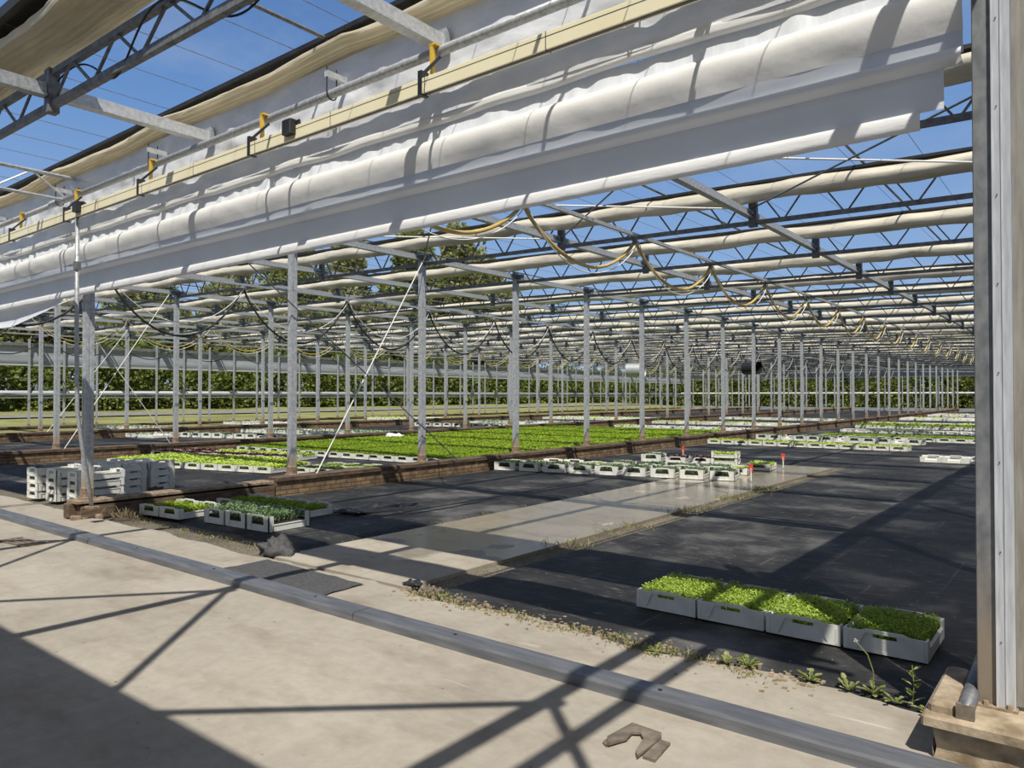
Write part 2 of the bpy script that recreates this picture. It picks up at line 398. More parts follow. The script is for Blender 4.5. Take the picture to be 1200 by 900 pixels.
def cover_sheet(x0, x1, y0, y1, label, step=.25, amp=.007, seed=0, front=None):
    g = MB(); nu = max(2, int((x1-x0)/step)); nv = max(2, int((y1-y0)/step))
    def fn(i, j):
        x = x0+(x1-x0)*i/(nu-1); y = y0+(y1-y0)*j/(nv-1)
        if front and j == 0: y += front*noise.noise(Vector((x*1.7, seed, 0)))
        z = .004 + amp*(noise.noise(Vector((x*1.3, y*.8, seed)))+.6*noise.noise(Vector((x*4, y*2.2, seed+3))))
        if i in (0, nu-1) or j in (0, nv-1): z = -.03
        return (x, y, z)
    g.grid(nu, nv, lambda i, j: fn(i, j))
    # faces were wound for (u,v); flip so normals point up
    o = g.build('ground_cover', M['cover'], None, True)
    return struct(o, label, 'ground sheet')
cover_sheet(-4.3, -.5, 4.22, 17.3, 'black woven ground sheet under the four front lettuce crates, right of the path', .12, .008, 1, .1)
cover_sheet(-10.2, -6.46, 4.75, 17.3, 'black woven ground sheet between the path and the nearest brick kerb', .12, .009, 5, .15)
cover_sheet(-10.2, -.5, 17.5, 83.5, 'black woven ground sheet at the far end beyond the path', .6, .006, 9)
cover_sheet(-19.8, -10.6, 4.6, 83.5, 'black woven ground sheet between the first and second brick kerbs', .4, .012, 13)
cover_sheet(-29.4, -20.2, 4.6, 83.5, 'black woven ground sheet between the second and third brick kerbs', .6, .008, 17)
g = MB(); g.box(-38.9, -29.8, 4, 83.5, -.1, .0)
struct(g.build('earth_bed', M['verge']), 'bare earth and thin grass inside the left side wall', 'ground')
g = MB()
def vfn(i, j):
    x = -39.5-i*2.2; y = -10+j*3.5
    return (x, y, .05+.035*max(0, -41-x)+.05*noise.noise(Vector((x*.3, y*.3, 1))))
g.grid(17, 40, vfn); struct(g.build('grass_verge', M['verge'], None, True), 'dry grass bank outside the left side wall below the hedge', 'grass')
g = MB(); g.box(-75, 30, 85.5, 125, -.1, .05)
struct(g.build('grass_field', M['verge']), 'rough grass beyond the far end wall', 'grass')
g = MB()
for i in range(34):
    y = 2+i*3.
    g.quad((-50.2, y, .44), (-47.2, y, .34), (-47.2, y+3, .34), (-50.2, y+3, .44))
struct(g.build('farm_track', M['tarmac']), 'grey farm track along the hedge outside the left side wall', 'track')
# floor rail
t = thing('floor_rail', 'long grey steel door rail crossing the concrete yard', 'rail', (0,3.53,0))
g = MB()
prof = [(-.1,0),(-.095,.05),(-.075,.06),(.07,.06),(.085,.05),(.09,0)]
for a, b in ((-26,-8.52),(-8.5,-4.15),(-4.14,4)):
    n = len(g.v); k = len(prof)
    for x in (a, b):
        for p in prof: g.v.append((x, p[0], p[1]))
    for i in range(k-1): g.f.append((n+i, n+i+1, n+k+i+1, n+k+i)); g.m.append(0)
    g.f += [tuple(n+i for i in range(k)), tuple(n+k+i for i in reversed(range(k)))]; g.m += [0,0]
g.build('rail_section', M['rail'], t)
g = MB()
for i in range(20): g.tube([(-25+i*1.45, .0, .058), (-25+i*1.45, 0, .064)], .012, 6)
g.build('rail_bolts', M['black_plastic'], t)
# brick kerbs
def kerb(x, y0, y1, label, low=0):
    t = struct(thing('brick_kerb', label, 'kerb', (x, 0, -low)))
    g = MB(); g.box(-.12, .12, y0, y1, -.1, .215); b = g.build('brick_wall', M['brick'], t)
    g = MB(); n = int((y1-y0)/2.4)
    for i in range(n):
        a = y0+(y1-y0)*i/n; b_ = y0+(y1-y0)*(i+1)/n-.012
        g.rbox(-.16, .15, a, b_, .216, .285, .012)
    g.build('coping_board', M['timber'], t)
    return t
kerb(-10.4, 6.95, YEND, 'low brick kerb under the nearest inner column row')
kerb(-20.0, 5.0, YEND, 'low brick kerb under the second column row')
kerb(-29.6, 5.0, YEND, 'low brick kerb under the third column row', .0)
kerb(-39.2, 4.0, YEND, 'low brick kerb under the left side wall posts', .15)
t = thing('timber_sleeper', 'rusty brown timber sleeper at the foot of the left front column', 'timber', (-10.4, 0, 0))
g = MB(); g.rbox(-.14, .0, 3.95, 6.9, .02, .2, .012); g.rbox(.012, .15, 4.05, 6.92, .0, .17, .012); g.build('timber_beam', M['timber'], t)
g = MB(); g.rbox(-.17, .16, 4.0, 6.9, .2, .24, .01); g.build('top_board', M['rust'], t)
g = MB()
for i in range(16):
    a = random.uniform(3.9, 4.6); x = random.uniform(-.16, .18)
    g = MB(); g.rbox(x, x+random.uniform(.04,.1), a, a+random.uniform(.05,.12), -.02, random.uniform(.02,.06), .01); g.build('brick_fragment', M['rust'], t)
# ------------------------------------------------------------------ columns
def column_proto(h=4.12):
    t = thing('greenhouse_column', 'x', 'column')
    g = MB(); w = .054
    # box section with seam grooves at the corners
    pr = [(-w,-w),(-.012,-w),(-.012,-w+.006),(.012,-w+.006),(.012,-w),(w,-w),(w,-.012),(w-.006,-.012),(w-.006,.012),(w,.012),(w,w),(-w,w)]
    g.prism(pr, .12, h); g.build('shaft', M['column'], t)
    g = MB(); g.rbox(-.085, .085, -.085, .085, 0, .02, .005); g.rbox(-.068, .068, -.068, .068, .02, .15, .012); g.build('foot', M['rust'], t)
    g = MB(); g.box(-.09, .09, -.075, .075, h-.16, h-.13); g.bar((-.2,0,h-.1), (.2,0,h-.1), .1, .07); g.box(-.05,.05,-.16,.16,h-.12,h-.06)
    g.build('head_bracket', M['galv_dark'], t)
    return t
cp = column_proto(); cp_used = [False]; cpb = column_proto(4.24); cpb_used = [False]
def put(proto, used, loc, rz, label, group=None):
    if not used[0]:
        used[0] = True; proto.location = loc; proto.rotation_euler = (0,0,rz); proto['label'] = label
        if group: proto['group'] = group
        return proto
    return dup(proto, loc, rz, label, group)
rown = {-10.4:'nearest inner row', -20.0:'second inner row', -29.6:'third inner row'}
for x in RX:
    c = 0
    for k, y in enumerate(YK):
        if not (inframe(x, y, .3) or inframe(x, y, 4)): continue
        c += 1
        if k == 0 and x == -10.4:
            lab = 'galvanised front column on the rusty timber sleeper, behind the thin leaning pole'
        else:
            lab = f'galvanised box column, {ordw(c)} in view from the front of the {rown[x]}'
        put(cp if x == -10.4 else cpb, cp_used if x == -10.4 else cpb_used, (x if k else x-.04, y, .285 if k else .24), 0, lab, f'columns of the {rown[x]}')
# left side wall posts, thinner
t0 = thing('wall_post', 'x', 'post')
g = MB(); g.prism([(-.04,-.04),(.04,-.04),(.04,.04),(-.04,.04)], 0, 4.1); g.build('shaft', M['galv'], t0)
g = MB(); g.box(-.07,.07,-.07,.07,0,.02); g.box(-.05,.05,-.05,.05,.02,.12); g.build('foot', M['rust'], t0)
u0 = [False]; c = 0; y = YK[0]
while y < YEND-.5:
    if inframe(XS, y, .3):
        c += 1
        put(t0, u0, (XS, y, .135), 0, f'slim steel post, {ordw(c)} in view from the left along the left side wall', 'left side wall posts')
    y += 1.4975
# far end wall posts
c = 0
for i in range(24):
    x = XS+1.6+i*1.6
    if abs((x-XS) % 9.6) < .3: continue
    if x > -.8: break
    c += 1
    put(t0, u0, (x, YEND+.25, .03), 0, f'slim steel post, {ordw(c)} from the left in the far end wall', 'far end wall posts')
# right row of columns (mostly behind the right front post)
for k in range(1, NK):
    if k in (1,2,3,4,6,8,11,14,18,22): dup(cp, (XR+.05, YK[k], .02), 0, f'galvanised box column, {ordw(k)} behind the big right front post along the side film', 'right side columns')
# ------------------------------------------------------------------ trusses
ZB, ZT = 4.18, 4.70
def truss_proto(x0, x1, name='lattice_truss', web=.8, ZT=ZT):
    L = x1-x0
    t = thing(name, 'x', 'truss', (x0, 0, 0))
    e0, e1 = (off(x0), off(x1)) if name == 'lattice_truss' else (0, 0)
    def O(q): return e0+(e1-e0)*q/L
    g = MB(); g.bar((0,0,ZB+e0), (L,0,ZB+e1), .05, .06); g.build('bottom_chord', M['galv_dark'], t)
    g = MB(); g.bar((0,0,ZT+e0), (L,0,ZT+e1), .05, .05); g.build('top_chord', M['galv_dark'], t)
    g = MB(); n = int(round(L/web)); st = L/n
    for i in range(n):
        a = i*st
        g.bar((a+st*.5-.03,0,ZB+.02+O(a+st*.5)), (a+.03,0,ZT-.01+O(a)), .02)
        g.bar((a+st*.5+.03,0,ZB+.02+O(a+st*.5)), (a+st-.03,0,ZT-.01+O(a+st)), .02)
    g.build('web', M['galv_dark'], t)
    for xx in (L/3, 2*L/3):
        g = MB(); g.box(xx-.055, xx+.055, -.04, .04, ZB-.06+O(xx), ZT+O(xx)); g.bar((xx,-.16,4.3+O(xx)),(xx,.16,4.3+O(xx)),.07,.05); g.build('hanger_post', M['galv_dark'], t)
    return t
tp = truss_proto(-10.4, -.5); ut = [False]
tp2 = truss_proto(-20., -10.4); ut2 = [False]; tp3 = truss_proto(-29.6, -20.); ut3 = [False]
bn = ['right-hand bay','second bay','third bay','left-hand bay']
for k, y in enumerate(YK):
    for bi, x1 in enumerate((-.5, -10.4, -20., -29.6)):
        x0 = x1-9.9 if bi == 0 else x1-9.6
        lab = f'grey zigzag lattice truss under the roof, {ordw(k+1)} from the front in the {bn[bi]}'
        if k == 0 and bi > 1: continue
        if not any(inframe(x0+(x1-x0)*q, y, 4.4) for q in (0,.25,.5,.75,1)): continue
        if bi == 0: put(tp, ut, (x0, y+.03, 0), 0, lab, f'roof trusses of the {bn[bi]}')
        elif bi == 1: put(tp2, ut2, (x0, y+.03, 0), 0, lab, f'roof trusses of the {bn[bi]}')
        else: put(tp3, ut3, (x0, y+.03, 0), 0, lab, f'roof trusses of the {bn[bi]}')
# rolled film on every truss line
def roll_mesh(seed, x0, x1, step, r, nseg=12, wav=1.):
    g = MB(); n = int((x1-x0)/step)+1
    def fn(i, j):
        x = x0+(x1-x0)*i/(n-1); a = 2*PI*j/nseg
        rr = r*(1+.2*noise.noise(Vector((x*.9, math.cos(a)*.8, math.sin(a)*.8+seed)))*wav+.17*noise.noise(Vector((x*2.6, math.cos(a)*1.5, math.sin(a)*1.5+seed*2)))*wav)
        dz = -.03*wav*abs(math.sin(x*1.35+seed)) + .02*noise.noise(Vector((x*.5, seed, 9)))
        return (x, rr*math.cos(a)*1.1, rr*math.sin(a)+dz+off(x)*1.1)
    g.grid(n, nseg, fn, True)
    return g.mesh('film_bundle', M['roll'], True)
rolls = [roll_mesh(s*3.7, XS, -.5, .15, .115, 14) for s in range(3)]
edgem = MB()
for a, b in ((XS,-29.6),(-29.6,-20),(-20,-17.4),(-17.4,-10.4),(-10.4,-.5)):
    edgem.bar((a,.045,.132+off(a)*1.1), (b,.045,.132+off(b)*1.1), .15, .014); edgem.bar((a,-.035,.137+off(a)*1.1), (b,-.035,.137+off(b)*1.1), .014, .034)
edge_me = edgem.mesh('gutter_edge', M['black_rubber'])
for k in range(1, len(YK)):
    t = thing('roof_film_roll', f'rolled-up beige roof film along the {ordw(k)} truss line behind the hanging curtain', 'film roll', (0, YK[k]-.19, 4.56), 0, 'rolled roof films')
    obj('film_bundle', rolls[k % 3], t); obj('gutter_edge', edge_me, t)
# bunched, pleated film of the two front lines
def pleat_mesh(seed, x0, x1, w, h, sag, npl=6, step=.06):
    g = MB(); n = int((x1-x0)/step)+1; m = 110
    def fn(i, j):
        x = x0+(x1-x0)*i/(n-1); a = 2*PI*j/m
        c, s_ = math.cos(a), math.sin(a)
        ry = w*c; rz = h*s_
        if s_ < 0:
            rz += .15*h*(abs(math.sin(npl*PI*c*.5+.9*noise.noise(Vector((x*.9, seed, 2)))))-.5)*2*min(1, -s_*2.5)
        e = 1+.14*noise.noise(Vector((x*1.4, c*1.5, s_*1.5+seed)))+.06*noise.noise(Vector((x*5, c*3, s_*3+seed)))
        dz = -sag*abs(math.sin(x*1.05+seed))**.8+.03*noise.noise(Vector((x*.8, seed, 4)))
        return (x, ry*e, rz*e+dz)
    g.grid(n, m, fn, True)
    return g.mesh('film_bundle', M['pleat'], True)
t = thing('roof_film_roll', 'sagging bunched beige film along the top edge of the white hanging curtain', 'film roll', (0, 4.03, 4.58), 0, 'rolled roof films')
obj('film_bundle', pleat_mesh(2., -18, -.45, .12, .065, .05), t); g = MB(); g.box(-18,-.5,-.05,.1,.1,.115); g.box(-18,-.5,-.06,-.04,.09,.13); g.build('gutter_edge', M['black_rubber'], t)
t = thing('roof_film_roll', 'pleated beige film bundle overhead at the upper left corner, nearest of all', 'film roll', (0, 2.49, 4.69), 0, 'rolled roof films')
obj('film_bundle', pleat_mesh(5., -14, .6, .25, .09, .05, 9), t)
g = MB(); g.box(-14, .6, -.3, .1, .12, .15); g.box(-14, .6, -.31, -.25, .08, .17); g.build('gutter_edge', M['black_rubber'], t)
# near truss over the yard
NX0 = -14.
tn = truss_proto(NX0, .6, 'lattice_truss', .8, 4.46); tn.location = (NX0, 2.55, 0)
for ch in list(tn.children):
    if ch.name.startswith('hanger_post'): bpy.data.objects.remove(ch)
for xx in (-7.12, -3.83, -10.45):
    g = MB(); g.box(xx-NX0-.05, xx-NX0+.05, -.045, .045, ZB-.06+off(xx), 4.5+off(xx)); g.build('hanger_post', M['galv_dark'], tn)
tn['label'] = 'overhead lattice truss crossing the upper left corner of the yard'; tn['group'] = 'front trusses'
# loose black cable wound on the near truss
g = MB()
pts = []
for i in range(60):
    s_ = i/59; x = -7.0+s_*3.4
    z = 4.3 + off(x) + .15*math.sin(s_*13+.5); pts.append((x, 2.55+.06*math.sin(s_*9), z))
g.tube(pts, .008, 6)
tag(g.build('black_cable', M['black_rubber']), 'loose black cable looped through the upper left truss', 'cable')
# ------------------------------------------------------------------ purlins running back
pn = {-3.83:'right of the hanging hoses', -7.12:'left of the hanging hoses'}
for i, x in enumerate([-3.83, -7.12, -10.4, -13.6, -16.8, -20., -23.2, -26.4, -29.6, -32.8, -36.]):
    g = MB()
    y0 = YK[1] if x in (-10.4, -20., -29.6) else 4.25
    z = off(x)+.01; g.box(x-.03, x+.03, y0, YEND, 4.25+z, 4.34+z); g.box(x-.045, x+.045, y0, YEND, 4.235+z, 4.255+z)
    tag(g.build('roof_purlin', M['galv']), f'long grey steel purlin running back under the roof, {ordw(i+1)} line from the right', 'purlin', 'roof purlins')
xsp = [-2.35, -5.2, -8.6, -11.9, -15.2, -18.4, -21.6, -24.8, -28., -31.2, -34.4, -37.6]
for i, x in enumerate(xsp):
    g = MB(); g.tube([(x, 2.4 if i < 4 else 7.3, 4.79+off(x)), (x, YEND, 4.79+off(x))], .017, 6)
    tag(g.build('spreader_tube', M['galv_dark']), f'thin steel tube running back on top of the trusses, {ordw(i+1)} line from the right', 'tube', 'roof spreader tubes')
# thin film wires above the roof
xw = -.9; i = 0
while xw > -39:
    i += 1
    g = MB(); g.tube([(xw, 2.2 if xw > -13 else 7.2, 4.84+off(xw)), (xw, YEND, 4.84+off(xw))], .0035, 4)
    tag(g.build('roof_wire', M['galv_dark']), f'hair-thin film wire running back above the trusses, {ordw(i)} line from the right', 'wire', 'roof wires')
    xw -= .8
# horizontal wind bracing just behind the curtain
for (a, b, m, r, lab) in (
    ((-7.12,7.35,4.25), (-3.83,10.35,4.25), 'white_cable', .012, 'pale bracing rod overhead crossing the yellow hose loops'),
    ((-3.83,7.35,4.25), (-.5,10.35,4.25), 'white_cable', .012, 'pale bracing rod overhead ending at the right front post'),
    ((-.5,7.35,4.25), (-3.83,10.35,4.25), 'galv_dark', .012, 'dark slanting bracing rod overhead near the right front post'),
    ((-3.83,7.35,4.25), (-7.12,10.35,4.25), 'galv_dark', .012, 'dark slanting bracing rod overhead between the two purlins'),
    ((-10.4,7.35,4.25), (-7.12,10.35,4.25), 'white_cable', .012, 'pale bracing rod overhead beside the second inner column'),
    ((-7.12,7.35,4.25), (-10.4,10.35,4.25), 'galv_dark', .012, 'dark bracing rod overhead beside the second inner column')):
    g = MB(); g.tube([a, b], r, 6); tag(g.build('bracing_rod', M[m]), lab, 'rod', 'overhead bracing rods')
# crossed guy cables between columns
for (x, a, b, m, lab) in (
    (-10.4, (10.3,4.35), (7.72,.285), 'white_cable', 'white guy cable slanting down between first and second columns of the nearest row'),
    (-10.4, (5.2,4.5), (11.2,.285), 'galv_dark', 'dark guy cable crossing behind the second column of the nearest row'),
    (-20., (10.04,4.35), (7.46,.285), 'white_cable', 'pale guy cable slanting down left between the second row columns'),
    (-20., (7.2,4.35), (10.1,.285), 'white_cable', 'pale guy cable slanting down right between the second row columns'),
    (-29.6, (13.4,4.3), (10.5,.285), 'white_cable', 'pale guy cable slanting between the third row columns at far left')):
    g = MB(); g.tube([(x+.14, a[0], a[1]), (x+.14, b[0], b[1])], .011, 6)
    tag(g.build('guy_cable', M[m]), lab, 'cable', 'guy cables')
# ------------------------------------------------------------------ hose rails and loops
def loop_mesh(span, sag, r, mat, seed=0, y0=0):
    g = MB(); pts = []
    for i in range(25):
        q = i/24; zz = -sag*(1-(2*q-1)**2)**.85
        if i == 0 or i == 24: zz = 0
        pts.append((.02*math.sin(q*6+seed), span*q, zz))
    g.tube(pts, r, 8); return g.mesh('hose_loop', mat, True)
def festoon(x, yfirst, span, n, sag, m, r, lab, m2=None, sag2=0, zt=4.06):
    t = thing('festoon_hose', lab, 'hose', (x, yfirst, zt))
    me = loop_mesh(span, sag, r, M[m]); me2 = loop_mesh(span, sag2, .008, M['white_cable'], 2) if m2 else None
    cm = MB(); cm.box(-.03,.03,-.03,.03,-.02,.05); cm.bar((0,-.08,.0),(0,.08,.0),.03,.02); cme = cm.mesh('carrier', M['galv'])
    for i in range(n):
        obj('hose_loop', me, t, (0, span*i, 0))
        if me2: obj('thin_cable', me2, t, (.04, span*i, -.01))
        obj('carrier', cme, t, (0, span*i, 0))
    g = MB(); g.bar((.1, max(-2.9, 4.3-yfirst), .05), (.1, YEND-yfirst-1, .05), .05, .05); r_ = g.build('hose_track', M['galv'], t)
    return t
festoon(-5.75, 4.56, 2.95, 24, .6, 'hose_yellow', .026, 'yellow hose hung in loops from the track just behind the curtain', True, .68)
festoon(-15.3, 3.45, 3.0, 25, 1.2, 'black_rubber', .022, 'black hose hung in deep loops in the second bay', True, .9)
festoon(-25., 5.46, 2.9, 25, .8, 'hose_yellow', .016, 'pale hose hung in loops in the third bay', True, .9)
festoon(-34.5, 6.4, 2.9, 24, .8, 'black_rubber', .02, 'black hose hung in loops in the left-hand bay')
# ------------------------------------------------------------------ hanging curtain across the front
CU = 4.07
cur = thing('film_curtain', 'huge white and silver film curtain hanging across the front of the greenhouse', 'curtain', (0, CU, 0))
def strip(name, mat, x0, x1, prof, noisef, step=.05, sub=4):
    pr = []
    for (a, b) in zip(prof[:-1], prof[1:]):
        for q in range(sub): pr.append((a[0]+(b[0]-a[0])*q/sub, a[1]+(b[1]-a[1])*q/sub))
    pr.append(prof[-1])
    g = MB(); n = int((x1-x0)/step)+1
    def fn(i, j):
        x = x0+(x1-x0)*i/(n-1); y, z = pr[j]
        dy, dz = noisef(x, z, j/(len(pr)-1))
        return (x, y+dy, z+dz)
    g.grid(n, len(pr), fn)
    return g.build(name, M[mat], cur, True)
XL = -19.
def N(x, y, s): return noise.noise(Vector((x, y, s)))
def crinkle(x, z, q):
    e = min(1, 4*q, 4*(1-q)+.35)
    def rd(a, b, c): return 1-2.6*abs(N(a, b, c))
    a = .03*N(x*.6, z*1.6, 1)+.018*rd(x*.9+z*.8, z*2.2, 2)+.011*rd(x*2.4-z*2, z*4.5, 3)+.005*rd(x*6+z*3, z*9, 4)
    return (min(.05, max(-.11, a*e-.03)), 0)
strip('upper_film', 'crinkle', XL, -.47, [(0,4.47),(.0,3.73)], crinkle, .04, 26)
strip('seam_band', 'hem', XL, -.47, [(.0,3.76),(-.022,3.745),(-.024,3.69),(-.004,3.67)], lambda x,z,q: (.02*N(x*2,0,5), .022*N(x*1.1,1,6)), .06, 3)
strip('pleated_film', 'bluefilm', XL, -.47, [(.02,3.69),(-.01,3.5)], lambda x,z,q: (.02*N(x*9, z*1.5, 7)+.012*N(x*2.2, z*4, 8), 0), .03, 5)
fold = [(.0,3.56),(-.03,3.55),(-.055,3.525),(-.068,3.49),(-.068,3.45),(-.058,3.405),(-.042,3.36),(-.03,3.325)]
strip('fold_roll', 'cream_film', XL, -.475, fold, lambda x,z,q: (.006*N(x*1.2, z*3, 9)+.005*N(x*4, z*8, 10), .004*N(x*.8,0,11)), .05, 2)
strip('middle_film', 'skytint_film', XL, -.478, [(-.028,3.33),(.0,3.23)], lambda x,z,q: (.01*N(x*.8, z*5, 12)*q*(1.2-q)*3, 0), .06, 6)
tubep = [(-.01-.085*math.sin(PI*q/8)**.7, 3.205+.035*math.cos(PI*q/8)) for q in range(9)]
strip('hem_tube', 'skytint_film', XL, -.478, tubep, lambda x,z,q: (0,0), .2, 2)
strip('lower_film', 'skytint_film', XL, -.56, [(.005,3.23),(.0,2.98)], lambda x,z,q: (.008*N(x*.9, z*3, 14), 0), .08, 5)
hemp = [(.0,2.99),(-.018,2.985),(-.03,2.945),(-.026,2.9),(-.01,2.893),(.015,2.9)]
strip('bottom_hem', 'hem', XL, -.66, hemp, lambda x,z,q: (.004*N(x*20,z*3,15), 0), .05, 2)
def belly(x, z, q):
    d = max(0, min(1, (-10.95-x)/1.9))
    return (.05*math.sin(PI*q)*d, -(.25*d**.7)*q+.02*N(x*1.3, 2, 16)*q)
strip('sagging_film', 'skytint_film', XL, -10.95, [(.01,2.91),(.01,2.885)], belly, .08, 6)
# steel pipe over the bar, brackets to the gable
t = thing('support_pipe', 'grey steel pipe running in front of the curtain above the yellow bar', 'pipe', (0, 3.9, 0))
g = MB(); g.tube([(-19,0,4.12), (-10.86,0,4.12)], .035, 10); g.tube([(-10.9,0,4.12), (-.3,0,4.12)], .038, 10); g.build('pipe', M['galv'], t, True)
for x in (-5.0, -8.09, -10.6, -2.1, -13.):
    g = MB(); g.box(x-.02, x+.02, -.06, .15, 4.25, 4.3); g.build('bracket_arm', M['galv_bright'], t)
    g = MB()
    pts = [(x, .05*math.cos(a)*1.0, 4.12+.05*math.sin(a)) for a in [PI+PI*i/8 for i in range(9)]]
    g.tube([(x,-.05,4.34)]+pts+[(x,.05,4.34)], .006, 6); g.build('u_bolt', M['black_plastic'], t)
# conductor bar
t = thing('conductor_bar', 'long cream-yellow bar hanging under the pipe in front of the curtain', 'bar', (0, 3.72, 0))
g = MB(); g.rbox(-19, -.3, -.03, .03, 3.735, 3.845, .004); g.build('bar', M['bar_cream'], t)
g = MB(); g.box(-19, -.3, -.0315, -.0295, 3.812, 3.8155); g.box(-19,-.3,-.012,.012,3.731,3.7355); g.build('groove', M['black_plastic'], t)
g = MB(); x = -18.4
while x < -.4: g.box(x, x+.006, -.0315, .0315, 3.733, 3.847); x += 1.05
g.build('joint', M['timber'], t)
for x in (-3.74, -5.89, -7.98, -9.9, -11.73, -1.6):
    g = MB(); g.box(x-.018, x+.018, -.038, .038, 3.725, 3.90); g.bar((x,0,3.89), (x,.17,4.07), .02, .02); cb = g.build('hanger_clip', M['black_plastic'], t)
    g = MB(); g.box(x-.035, x-.008, .1, .13, 3.93, 4.14); g.box(x-.04, x+.02, .1, .2, 4.135, 4.15); g.build('yellow_tab', M['yellow_clip'], cb)
for x, lab in ((-5.26, 'black junction box on the yellow bar, right of the box channel'), (-9.46, 'black junction box on the yellow bar above the thin pole')):
    b = thing('junction_box', lab, 'box', (x, 3.69, 3.77))
    g = MB(); g.rbox(-.06, .06, -.06, .06, 0, .125, .01); g.build('housing', M['black_plastic'], b)
    g = MB(); g.tube([(.055,0,.1),(.1,.01,.11)], .012, 8); g.build('cable_gland', M['black_rubber'], b)
# thin leaning pole
t = thing('support_pole', 'thin grey pole leaning from the timber sleeper up to the yellow bar', 'pole', (-9.58, 3.72, 0))
g = MB(); g.tube([(-.28,.3,.21),(-.2,.24,.42),(-.07,.12,.85),(-.01,.02,1.4),(.0,.0,2.4),(.0,0,3.734)], .025, 10); g.build('tube', M['galv'], t, True)
g = MB(); g.box(-.35,-.2,.24,.36,.19,.215); g.build('foot_plate', M['rust'], t)
g = MB(); g.box(-.035,.035,-.03,.03,3.1,3.2); g.build('clamp', M['galv_dark'], t)
# box channels and lattice between near truss and curtain
for x, lab in ((-7.12,'bright steel box channel between the overhead truss and the curtain, left one'), (-3.83,'bright steel box channel reaching the curtain top, right one'), (-.46,'steel beam over the yard above the right front post')):
    t = thing('box_channel', lab, 'beam', (x, 0, 0), 0, 'yard beams')
    g = MB(); g.box(-.03,.03,2.6,4.03,4.2,4.3); g.box(-.05,.05,2.6,4.03,4.185,4.205); g.build('front_channel', M['galv_bright'], t)
    g = MB(); g.box(-.03,.03,-.5,2.5,4.2,4.3); g.box(-.045,.045,-.5,2.5,4.185,4.205); g.build('rear_channel', M['galv'], t)
    g = MB(); g.box(-.06,.06,3.99,4.03,4.17,4.34); g.build('end_plate', M['galv'], t)
t = thing('lattice_girder', 'small steel lattice girder at the far left above the yellow bar', 'girder', (-10.45, 0, 0))
g = MB(); g.tube([(0,-.5,4.42),(0,4.03,4.42)], .025, 8); g.build('top_tube', M['galv'], t)
g = MB(); g.tube([(0,-.5,4.12),(0,3.9,4.12)], .022, 8); g.build('bottom_tube', M['galv'], t)
g = MB()
for i in range(5):
    a = -.3+i*.85; g.tube([(0,a,4.12),(0,a+.42,4.42),(0,a+.85,4.12)], .014, 6)
g.build('web', M['galv_bright'], t)
# horizontal bracing over the yard whose shade falls on the concrete
for (n, ends, lab) in (((-3.83,1.27), ((-2.2,-.45),(-5.3,-.45)), 'V-shaped steel bracing over the middle of the yard'),
                  ((-.46,1.1), ((-2.2,-.45),(1.2,-.45)), 'V-shaped steel bracing over the right of the yard'),
                  ((-7.12,1.35), ((-5.5,-.45),(-8.7,-.45)), 'V-shaped steel bracing over the left of the yard'),
                  ((-10.45,1.3), ((-9.,-.45),(-12,-.45)), 'V-shaped steel bracing over the far left of the yard')):
    g = MB()
    for e in ends: g.tube([(n[0],n[1],4.13),(e[0],e[1],4.13)], .032, 8)
    g.box(n[0]-.06, n[0]+.06, n[1]-.05, n[1]+.05, 4.1, 4.17)
    tag(g.build('yard_bracing', M['galv']), lab, 'bracing', 'yard bracing')
g = MB(); g.box(-.13,-.07,-.5,4.0,4.2,4.3); tag(g.build('box_channel', M['galv']), 'second steel beam over the yard at the right edge', 'beam', 'yard beams')
# shed roof behind the viewer
t = thing('shed_roof', 'flat roof of the packing shed behind the viewer', 'roof'); struct(t)
g = MB(); g.box(-26, 9, -9, -.5, 4.35, 4.5); g.build('roof_deck', M['panel'], t)
g = MB(); g.box(-26, 9, -.5, -.42, 4.2, 4.55); g.build('eaves_board', M['galv'], t)
# ------------------------------------------------------------------ right front post, footing, side film
t = thing('gable_post', 'big galvanised post standing on the sandy stone footing at the right edge', 'post', (-.43, 3.96, .2))
g = MB(); g.rbox(-.005, .07, 0, .09, .012, 5.2, .004); g.build('steel_post', M['post'], t)
g = MB(); g.box(.072, .105, -.012, .07, .012, 5.2); g.box(.105, .109, -.016, .07, .012, 5.2); g.box(.109, .142, -.012, .07, .012, 5.2); g.box(.07,.074,-.02,0,.012,5.2); g.build('film_profile', M['alu'], t)
g = MB(); g.box(-.02, .15, -.03, .12, 0, .012); g.tube([(.03,-.02,.012),(.03,-.02,.03)], .012, 6); g.tube([(.12,-.02,.012),(.12,-.02,.03)], .012, 6); g.build('base_plate', M['rust'], t)
g = MB(); g.tube([(0,0,0),(0,-.004,0)], .003, 6); rv = g.mesh('rivet', M['black_plastic'])
for i in range(12): obj('rivet', rv, t, (.09, -.014, .3+i*.4))
g = MB()
def wf(i, j):
    x = -.286+.095*j/9; z = .22+5*i/60
    return (x, 3.97+.012*N(x*20, z*1.2, 20)+.02*j/9, z)
g.grid(61, 10, wf)
tag(g.build('wall_film', M['wallfilm'], None, True), 'dirty translucent film strip beside the right front post', 'film')
t = thing('wall_batten', 'grey batten with black gap at the right edge beside the film strip', 'batten', (-.18, 3.98, .2))
g = MB(); g.box(0, .02, .02, .1, 0, 5); g.build('black_gap', M['black_rubber'], t)
g = MB(); g.box(.02, .06, -.01, .08, 0, 5); g.build('batten', M['galv'], t)
g = MB(); g.box(.06,.5,.03,.1,0,5); g.build('film_panel', M['wallfilm'], t)
g = MB(); g.tube([(-.2,3.95,1.78),(-.188,3.94,1.66),(-.18,3.94,1.56),(-.196,3.94,1.44),(-.19,3.94,1.36),(-.165,3.93,1.28),(-.12,3.93,1.22),(-.05,3.93,1.2)], .006, 8)
